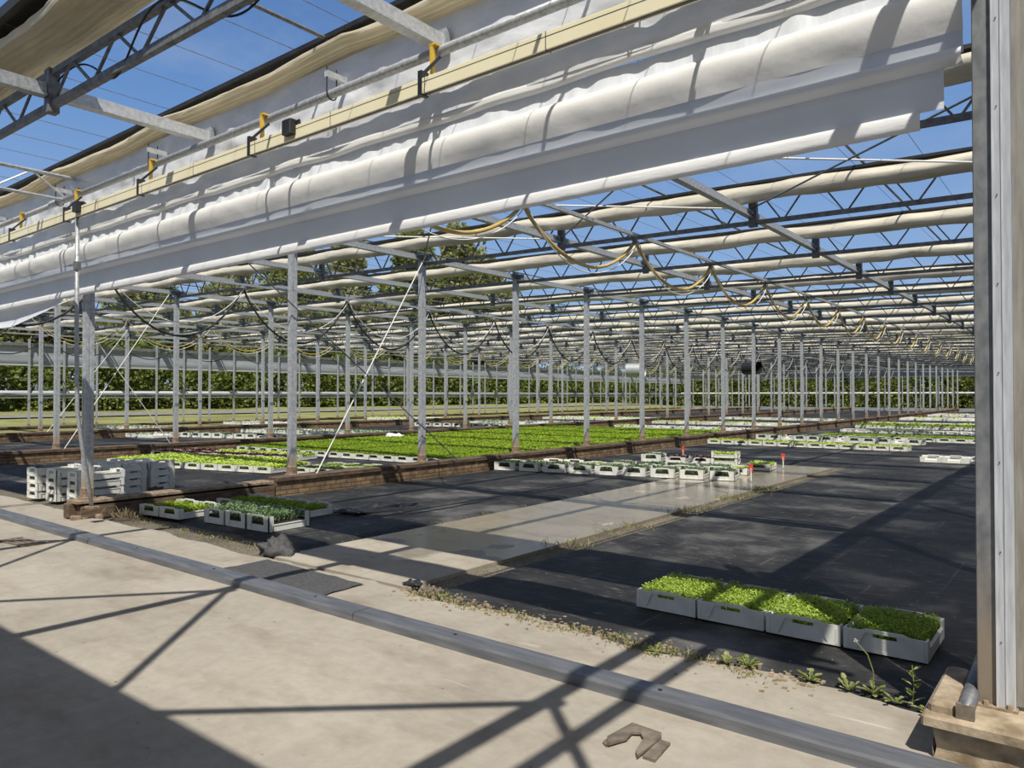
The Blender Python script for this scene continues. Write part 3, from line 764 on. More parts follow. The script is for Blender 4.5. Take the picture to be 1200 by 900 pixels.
tag(g.build('white_cable', M['white_cable'], None, True), 'white cable hanging beside the right front post', 'cable')
t = thing('stone_footing', 'rough sandy stone footing under the right front post', 'footing', (0,0,0))
g = MB()
def sf(i, j):
    x = -.58+1.6*i/40; a = j/6
    y, z = ((3.74, .15*a*1.0) if a <= 1 else (3.74, .15))
    if i == 0: y += .0
    return (x+.02*N(x*6, z*12, 31), y+.035*N(x*7, z*14, 30), z)
g.grid(41, 7, sf)
g.grid(14, 7, lambda i, j: (-.58+.02*N(i*.6, j*.8, 33), 3.74+.6*i/13, .15*j/6))
g.quad((-.58,3.74,.15),(1.02,3.74,.15),(1.02,4.34,.15),(-.58,4.34,.15))
g.build('rubble_wall', M['stone'], t, True)
g = MB(); g.rbox(-.62, 1.05, 3.69, 4.34, .151, .2, .012); g.build('coping_slab', M['stone'], t)
g = MB(); g.rbox(-.6, -.49, 3.74, 4.3, .2, .245, .015); g.build('edge_stone', M['stone'], t)
t = thing('drain_channel', 'dark steel channel lying on the stone footing beside the right post', 'channel', (-.455, 3.73, .205))
g = MB(); g.tube([(0,0,.03),(-.01,.55,.035),(-.03,1.3,.02)], .035, 10); g.build('channel_body', M['rail'], t, True)
g = MB(); g.box(-.035,.035,-.005,.02,-.003,.06); g.build('end_cap', M['plate'], t)
struct(t_ := thing('wall_right', 'cloudy film side wall running back behind the right front post', 'wall'))
g = MB()
g.grid(160, 10, lambda i, j: (-.32+.02*N(i*.5, j*.4, 40), 4.15+79*i/159, .25+3.95*j/9))
g.build('film_sheet', M['sidewall'], t_, True)
g = MB(); g.box(-.4,-.24,4.35,83,-.05,.25); g.build('base_wall', M['brick'], t_)
g = MB(); g.box(-.42,-.25,4.1,83,4.2,4.4); g.build('eaves_gutter', M['galv'], t_)
# ------------------------------------------------------------------ left side wall and far end wall
t_ = struct(thing('wall_left', 'open left side wall with grey header and pale rolled film', 'wall', (XS-.12, 0, 0)))
g = MB()
g.grid(110, 8, lambda i, j: (.03*math.sin(j*.9)+.015*N(i*.4, j*.7, 50), 2+82*i/109, 3.02+.85*j/7)); g.build('header_film', M['panel'], t_, True)
g = MB(); g.tube([(-.02,2,3.0),(-.02,84,3.0)], .04, 8); g.build('header_rail', M['alu'], t_)
g = MB(); g.tube([(-.05,2,1.68),(-.05,84,1.68)], .14, 10); g.build('rolled_film', M['panel'], t_, True)
g = MB(); g.tube([(-.02,2,1.48),(-.02,84,1.48)], .035, 8); g.build('lower_rail', M['galv_bright'], t_)
g = MB(); g.box(-.1,.1,2,84,3.9,4.05); g.build('eaves_gutter', M['galv_dark'], t_)
t_ = struct(thing('wall_back', 'far end wall with pale blue-grey header panel and low base wall', 'wall', (0, YEND+.4, 0)))
g = MB(); g.box(XS, 0, -.03, .03, 3.5, 4.35); g.build('header_panel', M['panel'], t_)
g = MB(); g.box(XS, 0, -.05, .05, 3.4, 3.5); g.build('header_edge', M['hem'], t_)
g = MB(); g.tube([(XS,0,1.8),(0,0,1.8)], .09, 8); g.build('middle_rail', M['hem'], t_)
g = MB(); g.box(XS, 0, -.1, .1, -.05, .32); g.build('base_wall', M['panel'], t_)
# ------------------------------------------------------------------ crates
def crate_mesh(w=.47, d=.6, h=.14, lowpoly=False, bigslot=False):
    g = MB(); x = w/2; th = .012
    for sgn in (1, -1):
        def P(px, off, pz): return (px*sgn, sgn*(off), pz)   # sgn=1 is the front face at y=0 side before shift
        yo = -d/2
        hw_b = .16*w/.47; hw_t = .105*w/.47; zb = .078; zt_ = .118
        if bigslot: hw_b = .135*w/.47; hw_t = .105*w/.47; zb = h*.38; zt_ = h-.022
        out = [(-x,0),(x,0),(x,h-.014),(x*.55,h-.012),(x*.45,h),(-x*.45,h),(-x*.55,h-.012),(-x,h-.014)]
        inn = [(-hw_b,.004),(hw_b,.004),(hw_b*.9,.035) if not bigslot else (hw_b*.98,h*.42),(hw_t+.012,zt_-.015),(hw_t,zt_),(-hw_t,zt_),(-hw_t-.012 if bigslot else -hw_t-.01,zt_-(.015 if bigslot else .012)),(-hw_b*.9,.035) if not bigslot else (-hw_b*.98,h*.42)]
        n = len(g.v)
        for off in (yo, yo+th):
            for p in out: g.v.append(P(p[0], off, p[1]))
            for p in inn: g.v.append(P(p[0], off, p[1]))
        for i in range(8):
            j = (i+1) % 8
            g.f.append((n+i, n+j, n+8+j, n+8+i)); g.f.append((n+16+j, n+16+i, n+24+i, n+24+j))
            g.f.append((n+8+i, n+8+j, n+24+j, n+24+i)); g.f.append((n+j, n+i, n+16+i, n+16+j)); g.m += [0]*4
        # recessed trapezoid panel with the hand slot at its top
        def X(z): return hw_b+(hw_t-hw_b)*(z-.004)/(zt_-.004)+.004
        if bigslot: pieces = [[(-hw_b,.004),(hw_b,.004),(hw_b*.98,zb),(-hw_b*.98,zb)]]
        else:
            sl = .068*w/.47; zs = .09
            pieces = [[(-hw_b,.004),(hw_b,.004),(X(zs),zs),(-X(zs),zs)], [(-X(zs),zs),(-sl,zs),(-sl*.95,zt_),(-hw_t-.004,zt_)], [(sl,zs),(X(zs),zs),(hw_t+.004,zt_),(sl*.95,zt_)]]
        for pb in pieces:
            n = len(g.v)
            for off in (yo+.012, yo+.022):
                for p in pb: g.v.append(P(p[0], off, p[1]))
            for q in ((0,1,2,3),(7,6,5,4),(3,2,6,7),(1,5,6,2),(0,3,7,4)): g.f.append(tuple(n+i for i in q)); g.m.append(0)
        # corner posts returning round the ends
        for sx in (-1, 1):
            a, b_ = sorted((sx*x, sx*(x-.014))); c_, d_ = sorted((sgn*yo, sgn*(yo+.07)))
            g.box(a, b_, c_, d_, 0, h-.014)
            a, b_ = sorted((sx*(x-.02), sx*(x-.028))); c_, d_ = sorted((sgn*(yo-.004), sgn*yo))
            g.box(a, b_, c_, d_, .01, h-.03)
    for sx in (-1, 1):
        a, b_ = sorted((sx*x, sx*(x-.01)))
        g.box(a, b_, -d/2+.06, d/2-.06, 0, .07)
        a, b_ = sorted((sx*(x+.006), sx*(x-.016))); g.box(a, b_, -d/2+.07, d/2-.07, .068, .08)
    g.box(-x+.005, x-.005, -d/2+.005, d/2-.005, .004, .014)
    return g
CR = crate_mesh().mesh('crate', M['white_tray'])
CRB = crate_mesh(.42, .6, .19, bigslot=True).mesh('crate', M['white_tray'])
CRT = crate_mesh(.47, .6, .185, bigslot=True).mesh('crate', M['white_tray'])
CRL = crate_mesh(.42, .6, .145, bigslot=True).mesh('crate', M['white_tray'])
CRW = crate_mesh(bigslot=True).mesh('crate', M['white_tray'])
CST = crate_mesh(.31, .68, .125, bigslot=True).mesh('crate', M['white_tray'])
def compost(w, d, z=.07):
    g = MB(); g.box(-w/2+.014, w/2-.014, -d/2+.022, d/2-.022, .016, z); return g.mesh('compost', M['compost'])
CO = compost(.47, .6); COB = compost(.42, .6); COT = compost(.47, .6, .1); COBT = compost(.42, .6, .1)
def leaves(w, d, n, size, z0, hgt, mat, seed, lean=.55):
    random.seed(seed); g = MB()
    for i in range(n):
        x = random.uniform(-w/2+.02, w/2-.02); y = random.uniform(-d/2+.03, d/2-.03)
        z = z0+hgt*random.uniform(.1,1)+.012*N(x*9, y*9, seed)
        a = random.uniform(0, 2*PI); e = random.uniform(-.1, 1)*lean*1.6
        g.leaf((x, y, z), (math.cos(a), math.sin(a), e), size*random.uniform(.6,1.0), size*random.uniform(.7,1.25), .2, Vector((math.cos(a+PI/2)*.2, math.sin(a+PI/2)*.2, 1)))
    # stems / inner leaves down to the compost
    for i in range(n//6):
        x = random.uniform(-w/2+.03, w/2-.03); y = random.uniform(-d/2+.04, d/2-.04); a = random.uniform(0, 2*PI)
        g.leaf((x, y, z0-.01), (math.cos(a)*.4, math.sin(a)*.4, 1), size*.6, hgt*.9+.01, .1)
    return g.mesh('seedlings', mat, False)
LV = {}
def lv(key, mat, variants, n, size, hgt, w=.47, z0=.065):
    LV[key] = [leaves(w, .6, n, size, z0, hgt, M[mat], 100+i*17+len(LV)*333) for i in range(variants)]
lv('front', 'fresh', 4, 5200, .016, .085)
lv('lime', 'lime', 3, 420, .05, .07)
lv('limelo', 'lime', 2, 320, .045, .04)
lv('green', 'bedgreen', 3, 1000, .03, .05, .47, .105)
lv('dark', 'dkgreen', 4, 800, .034, .1, .42, .1)
lv('darkw', 'dkgreen', 3, 620, .034, .095, .46, .085)
lv('leftg', 'bedgreen', 3, 900, .026, .055, .42)
lv('purple', 'purple', 2, 420, .048, .06)
ncr = [0]
def tray(loc, rz, kind, label, group, v=0, crate=None, comp=None):
    ncr[0] += 1
    t = thing('seedling_crate', label, 'seedling crate', loc, rz, group)
    tl_ = kind == 'darkw' and crate is None
    obj('crate', CRT if tl_ else (crate or CRW), t); obj('compost', COT if tl_ else (comp or CO), t)
    s_ = obj('seedlings', LV[kind][v % len(LV[kind])], t); s_['kind'] = 'stuff'
    return t
def row(A, B, n, rows, kind, labf, group, gap=0, zoff=.013, crate=None, comp=None, depth=.61, rowmap=None):
    ax, ay = A; bx, by = B; L = math.hypot(bx-ax, by-ay); th = math.atan2(by-ay, bx-ax); st = L/n
    nx, ny = -math.sin(th), math.cos(th)
    for r in range(rows):
        for i in range(n):
            if rowmap and not rowmap(r, i): continue
            x = ax+math.cos(th)*st*(i+.5)+nx*(.3+depth*r); y = ay+math.sin(th)*st*(i+.5)+ny*(.3+depth*r)
            kk = kind(r, i) if callable(kind) else kind
            if kk == 'empty':
                ncr[0] += 1
                t = thing('empty_crate', labf(r, i), 'crate', (x, y, zoff), th, group); obj('crate', CRW, t); continue
            tray((x, y, zoff), th+(PI if random.random() < .5 else 0), kk, labf(r, i), group, i+r*5, crate, comp)
# four in front
pos4 = ['leftmost','second from the left','third from the left','rightmost, half shaded']
for i in range(4):
    tray((-2.73+.487*(i+.5), 5.26, .016), 0, 'front', f'crate of bushy green seedlings in the front row of four, {pos4[i]}', 'front crates on the right sheet', i, CR)
# left group by the black sheet
row((-10.08,4.7), (-9.16,4.79), 2, 1, 'leftg', lambda r,i: f'white crate of bright green seedlings by the rusty sleeper, {("left","right")[i]} of two', 'crates by the rusty sleeper', crate=CRL, comp=COB)
row((-8.78,4.9), (-7.5,4.98), 3, 1, 'dark', lambda r,i: f'arched white crate of grey-green seedlings, {("left","middle","right")[i]} of the three on the dark sheet', 'crates by the rusty sleeper', crate=CRB, comp=COBT)
row((-9.75,5.62), (-8.0,5.72), 4, 1, 'leftg', lambda r,i: f'white crate of short green seedlings behind the grey-green ones, {ordw(i+1)} from the left', 'crates by the rusty sleeper', crate=CRL, comp=COB)
# middle group beside the wet path
row((-10.11,12.14), (-5.2,13.3), 9, 1, 'darkw', lambda r,i: f'crate in the long row beside the wet path, {ordw(i+1)} from the left', 'crates beside the wet path')
row((-8.75,13.2), (-5.55,13.98), 5, 1, lambda r,i: 'limelo' if i == 0 else 'darkw', lambda r,i: ('white crate of lime seedlings at the left of the second row beside the path' if i == 0 else f'crate of grey-green plants in the second row beside the path, {ordw(i)} after the lime one'), 'second row beside the wet path', zoff=.02)
row((-9.9,13.3), (-8.9,13.5), 2, 1, 'empty', lambda r,i: f'empty white crate behind the long row beside the path, {("left","right")[i]} one', 'empty crates beside the path')
row((-8.6,15.8), (-6.9,16.2), 3, 1, lambda r,i: ('darkw','purple','purple')[i], lambda r,i: ('white crate of grey-green plants in the third row beside the path','white crate of purple seedlings in the third row, left one','white crate of purple seedlings in the third row, right one')[i], 'third row beside the wet path', zoff=.02)
for zi, lab in ((.013,'lower crate of lime seedlings in the stack of two beside the path'), (.16,'upper crate of lime seedlings in the stack of two beside the path')):
    tray((-6.75, 16.55, zi), .25+PI/2, 'limelo', lab, 'stacked lime crates', 1)
for (x, y, rz, k, lab) in ((-5.72,14.6,.3,'limelo','white crate of sparse lime plants at the wet path edge beside the red stick'), (-5.62,15.75,.1,'lime','white crate of lime lettuce standing on the wet path')):
    tray((x, y, .02), rz, k, lab, 'loose crates on the wet path', 2)
def stick(x, y, z, lab):
    t = thing('marker_stick', lab, 'marker', (x, y, z))
    g = MB(); g.tube([(0,0,0),(0,0,.24)], .012, 6); g.build('stake', M['white_cable'], t)
    g = MB(); g.box(-.035,.035,-.008,.008,.17,.31); g.build('red_tag', M['red'], t)
stick(-5.0, 13.45, .02, 'red marker stick at the right end of the long crate row'); stick(-5.35, 16.3, .02, 'red marker stick on the far part of the path'); stick(-8.0, 16.95, .02, 'red marker stick beside the stacked lime crates')
# far rows in the right bay
row((-10.0,23.0), (-4.15,23.1), 13, 1, 'lime', lambda r,i: f'white crate of lime lettuce, {ordw(i+1)} from the left in the row across the right bay', 'lime row across the right bay', zoff=.02)
row((-9.6,26.3), (-4.3,26.2), 12, 1, lambda r,i: 'empty' if i % 4 == 2 else 'darkw', lambda r,i: f'white crate, {ordw(i+1)} from the left in the mixed row behind the lime row', 'mixed row behind the lime row', zoff=.02)
row((-8.0,28.2), (-.9,28.3), 15, 2, 'green', lambda r,i: f'crate of green seedlings, {ordw(i+1)} from the left in the {("front","back")[r]} line of the green strip', 'green strip behind the mixed row', zoff=.02)
row((-3.3,19.85), (-1.9,19.95), 3, 1, 'empty', lambda r,i: f'empty white crate lying alone near the right post, {ordw(i+1)} from the left', 'empty crates near the right post')
# second bay: lime and purple bed, then the big green bed
row((-17.75,7.55), (-13.05,8.72), 10, 3, 'lime', lambda r,i: f'crate of lime lettuce behind the grey stacks, {ordw(i+1)} from the left, {("front","middle","back")[r]} line', 'lime lettuce bed', zoff=.02, rowmap=lambda r,i: not (r == 2 and i > 7))
row((-19.3,9.3), (-15.0,10.35), 9, 2, lambda r,i: 'purple' if r == 0 or i < 3 else 'lime', lambda r,i: f'crate in the purple strip behind the lime bed, {ordw(i+1)} from the left, {("front","back")[r]} line', 'purple lettuce strip', zoff=.02)
row((-12.75,8.95), (-11.3,9.3), 3, 2, 'leftg', lambda r,i: f'crate of short green seedlings behind the nearest kerb, {ordw(i+1)} from the left, {("front","back")[r]} line', 'small green patch behind the nearest kerb', zoff=.02)
row((-19.2,11.7), (-10.75,12.25), 18, 5, 'green', lambda r,i: f'crate in the big green bed, {ordw(i+1)} from the left, {ordw(r+1)} line from the front', 'front lines of the big green bed', zoff=.02)
# third bay
row((-27.2,14.2), (-21.2,15.9), 12, 1, lambda r,i: 'empty' if i in (4,7) else 'darkw', lambda r,i: f'white crate of dark greens, {ordw(i+1)} from the left in the third bay row', 'third bay crate row', zoff=.02)
row((-27.5,26.7), (-22.0,27.9), 10, 1, 'darkw', lambda r,i: f'white crate far back in the third bay, {ordw(i+1)} from the left', 'far third bay row', zoff=.02)
# everything farther: one mass each of crates with plants, past what can be counted
stuff = MB(); random.seed(3)
SM = [M['white_tray'], M['bedgreen'], M['dkgreen'], M['lime']]
def scatter(x, y, th, w, d, n, size, z0, mi):
    stuff.mi = mi
    for q in range(n):
        a = random.uniform(-w/2, w/2); b = random.uniform(-d/2, d/2); an = random.uniform(0, 2*PI)
        px = x+a*math.cos(th)-b*math.sin(th); py = y+a*math.sin(th)+b*math.cos(th)
        stuff.leaf((px, py, z0+random.uniform(0,.06)), (math.cos(an), math.sin(an), random.uniform(-.1,.8)), size, size*1.2, .2, Vector((0,0,1)))
def lowcrate(x, y, th, h=.14):
    stuff.mi = 0; c, s_ = math.cos(th), math.sin(th)
    def T(a, b, z): return (x+a*c-b*s_, y+a*s_+b*c, z+.015)
    for sg in (-1, 1):
        for (a0, a1, z0, z1) in ((-.225,.225,0,.06),(-.225,-.12,.06,h),(.12,.225,.06,h),(-.12,.12,.11,h)):
            stuff.quad(T(a0,sg*.29,z0),T(a1,sg*.29,z0),T(a1,sg*.29,z1),T(a0,sg*.29,z1))
        stuff.quad(T(sg*.225,-.29,0),T(sg*.225,.29,0),T(sg*.225,.29,.08),T(sg*.225,-.29,.08))
    stuff.quad(T(-.22,-.28,.06),T(.22,-.28,.06),T(.22,.28,.06),T(-.22,.28,.06))
def block(A, B, n, rows, mi, dens, size, empt=0., depth=.62):
    ax, ay = A; bx, by = B; th = math.atan2(by-ay, bx-ax); st = math.hypot(bx-ax, by-ay)/n; nx, ny = -math.sin(th), math.cos(th)
    for r in range(rows):
        for i in range(n):
            x = ax+math.cos(th)*st*(i+.5)+nx*(.3+depth*r); y = ay+math.sin(th)*st*(i+.5)+ny*(.3+depth*r)
            lowcrate(x, y, th)
            if random.random() >= empt: scatter(x, y, th, .45, .6, dens, size, .115 if mi == 1 else .085, mi)
# rest of the big green bed (its lines run on behind the individual ones)
block((-19.4,14.78), (-10.95,15.33), 18, 22, 1, 240, .045)
block((-8.6,33.5), (-.9,33.6), 16, 1, 2, 40, .08, .5)
block((-9.2,38.5), (-.9,38.6), 17, 3, 1, 60, .09)
block((-9.6,43), (-.9,43.1), 18, 1, 3, 40, .09, .6)
block((-9.8,52), (-.9,52), 19, 5, 3, 20, .1, .75)
block((-9.8,62), (-.9,62), 19, 8, 3, 15, .1, .85)
block((-18.5,31.5), (-11.,31.7), 15, 1, 3, 50, .08, .7)
block((-19.6,37.5), (-10.9,37.7), 18, 2, 3, 40, .08, .6)
block((-19.6,47), (-10.9,47.2), 18, 2, 2, 40, .08, .6)
block((-27.5,31), (-20.6,32.3), 14, 4, 2, 45, .08, .5)
block((-29,40), (-20.6,40.5), 17, 5, 3, 30, .08, .6)
block((-37.5,15.4), (-30.2,17.2), 15, 2, 2, 70, .06, .1)
block((-37.5,22), (-30.2,23.2), 15, 3, 2, 60, .06, .5)
block((-28.5,17.5), (-21.5,19), 14, 3, 2, 70, .06, .3)
block((-29.,13.0), (-27.2,13.2), 4, 2, 2, 50, .06, .6)
block((-37.5,32), (-30.2,33), 15, 4, 3, 30, .08, .6)
o = stuff.build('seedling_crates', SM)
tag(o, 'mass of white seedling crates spread over the far parts of all bays', 'seedling crates', None, 'stuff')
# stacks of empty crates at the left
def stack(x, y, th, n, lab, grp='stacks of empty crates at the left', me=None):
    for i in range(n):
        t = thing('empty_crate', f'{("bottom","second-lowest","third-lowest","top")[i] if n == 4 else ("bottom","top")[i]} empty crate of the stack {lab}', 'crate', (x+random.uniform(-.01,.01), y, .02+.118*i), th, grp)
        obj('crate', me or CST, t)
stack(-12.85, 4.7, .12, 4, 'farthest left beside the yard')
stack(-12.28, 4.76, .1, 4, 'in the middle of the three by the yard')
stack(-11.62, 4.8, .06, 4, 'directly left of the thin leaning pole')
stack(-13.3, 5.55, .1, 4, 'in the second line behind the leftmost stack')
stack(-12.5, 5.56, PI/2+.22, 4, 'in shade behind the front column, left one', me=CR)
stack(-12.62, 6.08, PI/2+.22, 4, 'in shade behind the front column, right one', me=CR)
# ------------------------------------------------------------------ small things on the ground
def crumpled(name, loc, rx, ry, rz, mat, lab, cat, seed, amp=.5):
    g = MB(); nu, nv = 28, 14
    def fn(i, j):
        a = 2*PI*i/(nu-1); b = PI*j/(nv-1)/2
        d = Vector((math.cos(a)*math.sin(b), math.sin(a)*math.sin(b), math.cos(b)))
        k = 1+amp*noise.noise(d*2.2+Vector((seed,0,0)))+amp*.6*(abs(noise.noise(d*5+Vector((0,seed,0))))-.2)
        return (loc[0]+d.x*rx*k, loc[1]+d.y*ry*k, loc[2]+d.z*rz*k)
    g.grid(nu, nv, fn); return tag(g.build(name, mat, None, True), lab, cat)
crumpled('fabric_heap', (-7.9,6.9,-.01), .22, .6, .09, M['black_plastic'], 'crumpled heap of black sheet on the ground cover left of the path', 'sheet', 3, .7)
crumpled('plastic_bag', (-6.5,4.44,-.01), .22, .17, .17, M['mat'], 'crumpled dark bag at the corner of the black mat', 'bag', 8, .45)
crumpled('plastic_lump', (-4.52,4.38,-.01), .1, .06, .05, M['black_plastic'], 'small black lump of plastic at the path corner', 'plastic', 12, .6)
crumpled('fabric_fold', (-11.9,7.4,-.01), .5, .3, .09, M['black_plastic'], 'wrinkled black sheet fold before the lime lettuce bed', 'sheet', 15, .8)
crumpled('black_bin_bag', (-11.95,5.85,-.0), .1, .16, .12, M['black_plastic'], 'small black bag beside the shaded grey crate stack', 'bag', 19, .5)
crumpled('plastic_sheet', (-19.2,17.8,.0), .7, .5, .22, M['hem'], 'crumpled white plastic sheet behind the second kerb', 'sheet', 23, .7)
g = MB(); g.grid(16, 9, lambda i, j: (-6.3+1.45*i/15+.03*N(j*.9,i*.3,60), 3.66+.52*j/8-.05*(i/15)+.02*N(i*.5,j,61), .012+.006*N(i*.4,j*.5,62)))
g.grid(16, 2, lambda i, j: (-6.3+1.45*i/15, 3.655-.05*(i/15), .012-.012*j))
tag(g.build('rubber_mat', M['mat'], None, True), 'dark rubber mat lying between the floor rail and the path', 'mat')
t = thing('iron_bracket', 'weathered V-shaped iron bracket lying on the concrete yard', 'bracket', (-1.7, 3.04, .0))
g = MB(); g.prism([(-0.05, -0.12), (-0.01, -0.02), (-0.02, 0.05), (0.01, 0.07), (0.05, 0.03), (0.08, -0.1), (0.11, -0.14), (0.11, 0.09), (0.09, 0.13), (-0.07, 0.14), (-0.09, -0.06)], .01, .022); g.build('plate', M['plate'], t)
g = MB(); g.prism([(0.12, -0.11), (0.18, -0.11), (0.16, 0.08), (0.11, 0.08)], .0, .014); g.build('flange', M['plate'], t)
g = MB(); g.prism([(-0.06, -0.12), (-0.07, 0.06), (-0.09, 0.06), (-0.09, -0.1)], .0, .012); g.build('bent_edge', M['plate'], t)
t = thing('drain_grate', 'small rusty grate in the concrete at the far left', 'grate', (-9.15, 3.02, .0), .1)
g = MB()
for i in range(4): g.bar((-.25,-.09+i*.06,.008),(.25,-.09+i*.06,.008),.035,.016)
g.build('bars', M['plate'], t); g = MB(); g.box(-.27,-.23,-.12,.12,0,.02); g.box(.23,.27,-.12,.12,0,.02); g.build('frame', M['plate'], t)
# weeds along the edge of the yard
random.seed(11)
def rosette(n, L, w, up, seed):
    random.seed(seed); g = MB()
    for i in range(n):
        a = 2*PI*i/n+random.uniform(-.3,.3); l = L*random.uniform(.6,1.1)
        e = up*random.uniform(.5,1.3)
        p = Vector((0,0,.0)); d = Vector((math.cos(a), math.sin(a), e)).normalized()
        # toothed leaf: three overlapping blades
        for q, ww in ((0,.5),(.33,.9),(.62,1.)):
            dd = Vector((math.cos(a), math.sin(a), e-q*.8)).normalized()
            g.leaf(p, dd, w*ww, l*.5, .15, Vector((0,0,1))); p = p+dd*l*.33
    return g.mesh('rosette', M['weed'])
ros = [rosette(9,.11,.03,.6,21), rosette(12,.09,.035,.9,22), rosette(7,.1,.04,1.3,23)]
spots = [(-2.16,4.18,0,'beside the left end of the front crates'), (-1.62,4.3,1,'below the joint of the second and third front crates'), (-1.74,4.26,2,'left of the tallest clump at the yard edge'),
         (-1.27,4.3,1,'as the widest clump below the third front crate'), (-1.06,4.28,2,'left of the bare dandelion stalk'), (-.83,4.27,0,'between dandelion stalk and leafy stem'),
         (-.95,4.32,1,'around the foot of the dandelion stalk'), (-.66,4.22,0,'at the right end by the footing')]
for x, y, k, lab in spots:
    t = thing('weed_plant', f'green weed rosette {lab}', 'weed', (x, y, .0), random.uniform(0,6), 'weeds along the yard edge'); t.scale = (.82,)*3; obj('rosette', ros[k], t)
t = thing('dandelion_stalk', 'bare dandelion stalk with a seed head at the yard edge', 'weed', (-.95, 4.33, 0))
g = MB(); g.tube([(0,0,0),(.0,.0,.12),(-.03,.01,.2),(-.09,.02,.255)], .003, 6); g.build('stalk', M['grass'], t)
g = MB()
for i in range(40):
    d = Vector((random.gauss(0,1),random.gauss(0,1),random.gauss(0,1))).normalized(); g.leaf(Vector((-.09,.02,.26)), d, .003, .014, .1)
g.build('seed_head', M['white_tray'], t)
t = thing('leafy_weed', 'upright leafy weed stem left of the stone footing', 'weed', (-.76, 4.3, 0))
g = MB(); g.tube([(0,0,0),(.01,0,.1),(.0,.01,.2)], .003, 6); g.build('stem', M['weed'], t)
g = MB()
for i in range(9):
    a = i*2.4; z = .02+.02*i; g.leaf((0.005,0,z), (math.cos(a), math.sin(a), .5), .035, .07-.003*i, .15, Vector((0,0,1)))
g.build('leaves', M['weed'], t)
random.seed(5)
def grass_mass(name, spots_, lab, n, h, spread):
    g = MB()
    for (x, y, s_) in spots_:
        for i in range(int(n*s_)):
            a = random.uniform(0, 2*PI); px = x+random.gauss(0, spread*s_); py = y+random.gauss(0, spread*s_*.6)
            g.leaf((px, py, 0), (math.cos(a)*.6, math.sin(a)*.6, random.uniform(.3,1.2)), .008, h*random.uniform(.4,1.1)*s_, .1)
    return tag(g.build(name, M['dry'] if name == 'dry_bush' else M['grass']), lab, 'grass', None, 'stuff')
grass_mass('grass_fringe', [(-4.3+.12*i+random.uniform(-.05,.05), 4.22+.05*math.sin(i), random.uniform(.3,.9)) for i in range(24)], 'low dry grass fringe along the yard edge right of the path', 60, .05, .09)
grass_mass('grass_fringe', [(-4.4+random.uniform(-.05,.05), 4.6+.3*i*random.uniform(.8,1.2), random.choice((.2,.3,.9,1.2))) for i in range(34)], 'grass tufts along the right edge of the concrete path', 60, .07, .12)
grass_mass('grass_fringe', [(-6.46, 4.9+.45*i, random.choice((.1,.2,.5))) for i in range(24)], 'sparse grass along the left edge of the concrete path', 40, .06, .08)
grass_mass('grass_fringe', [(-10.3+.16*i, 4.5+.08*math.sin(i*2), random.uniform(.3,.8)) for i in range(22)], 'dry moss and grass between the yard and left crates', 70, .035, .12)
grass_mass('dry_bush', [(-9.95, 4.4, 1.2), (-9.8,4.45,1.)], 'dry twiggy weed at the foot of the left front column', 70, .17, .12)
# grit along the edge
g = MB(); random.seed(9)
for i in range(500):
    x = random.uniform(-4.5,-1.2); y = 4.22+abs(random.gauss(0,.09))*(1 if random.random()<.7 else -1); r = random.uniform(.003,.012)
    g.box(x-r, x+r, y-r*.8, y+r*.8, -.01, r*1.1)
tag(g.build('loose_grit', M['stone']), 'pale loose grit strewn along the yard edge', 'grit', None, 'stuff')
# ------------------------------------------------------------------ fans
def fan(x, y, z, lab, rz):
    t = thing('circulation_fan', lab, 'fan', (x, y, z), rz, 'circulation fans')
    g = MB(); n = 24
    for (r, a, b) in ((.27,-.35,.35),):
        g.grid(2, n, lambda i, j: ((a,b)[i], r*math.cos(2*PI*j/n), r*math.sin(2*PI*j/n)), True)
        g.grid(2, n, lambda i, j: ((b,a)[i], (r-.015)*math.cos(2*PI*j/n), (r-.015)*math.sin(2*PI*j/n)), True)
    g.grid(2, n, lambda i, j: (-.35, (.27,.255)[i]*math.cos(2*PI*j/n), (.27,.255)[i]*math.sin(2*PI*j/n)), True)
    g.build('drum', M['galv'] if 'grey' in lab else M['black_plastic'], t, True)
    g = MB(); g.tube([(-.12,0,0),(.18,0,0)], .07, 12); g.build('motor', M['black_plastic'], t)
    g = MB()
    for q in range(5):
        a = 2*PI*q/5; g.bar((-.14,.05*math.cos(a),.05*math.sin(a)), (-.1,.24*math.cos(a+.2),.24*math.sin(a+.2)), .09, .008, (1,0,.3))
    g.build('blades', M['black_plastic'], t)
    g = MB(); g.bar((-.2,0,.26),(-.2,0,4.13-z),.015); g.bar((.2,0,.26),(.2,0,4.13-z),.015); g.build('hanger_rods', M['galv_dark'], t)
fan(-13.9, YK[7]+.03, 2.56, 'grey drum fan hanging from a truss in the second bay', .3)
fan(-11.6, YK[9]+.03, 2.76, 'black round fan hanging from a truss behind the nearest column row', -.2)
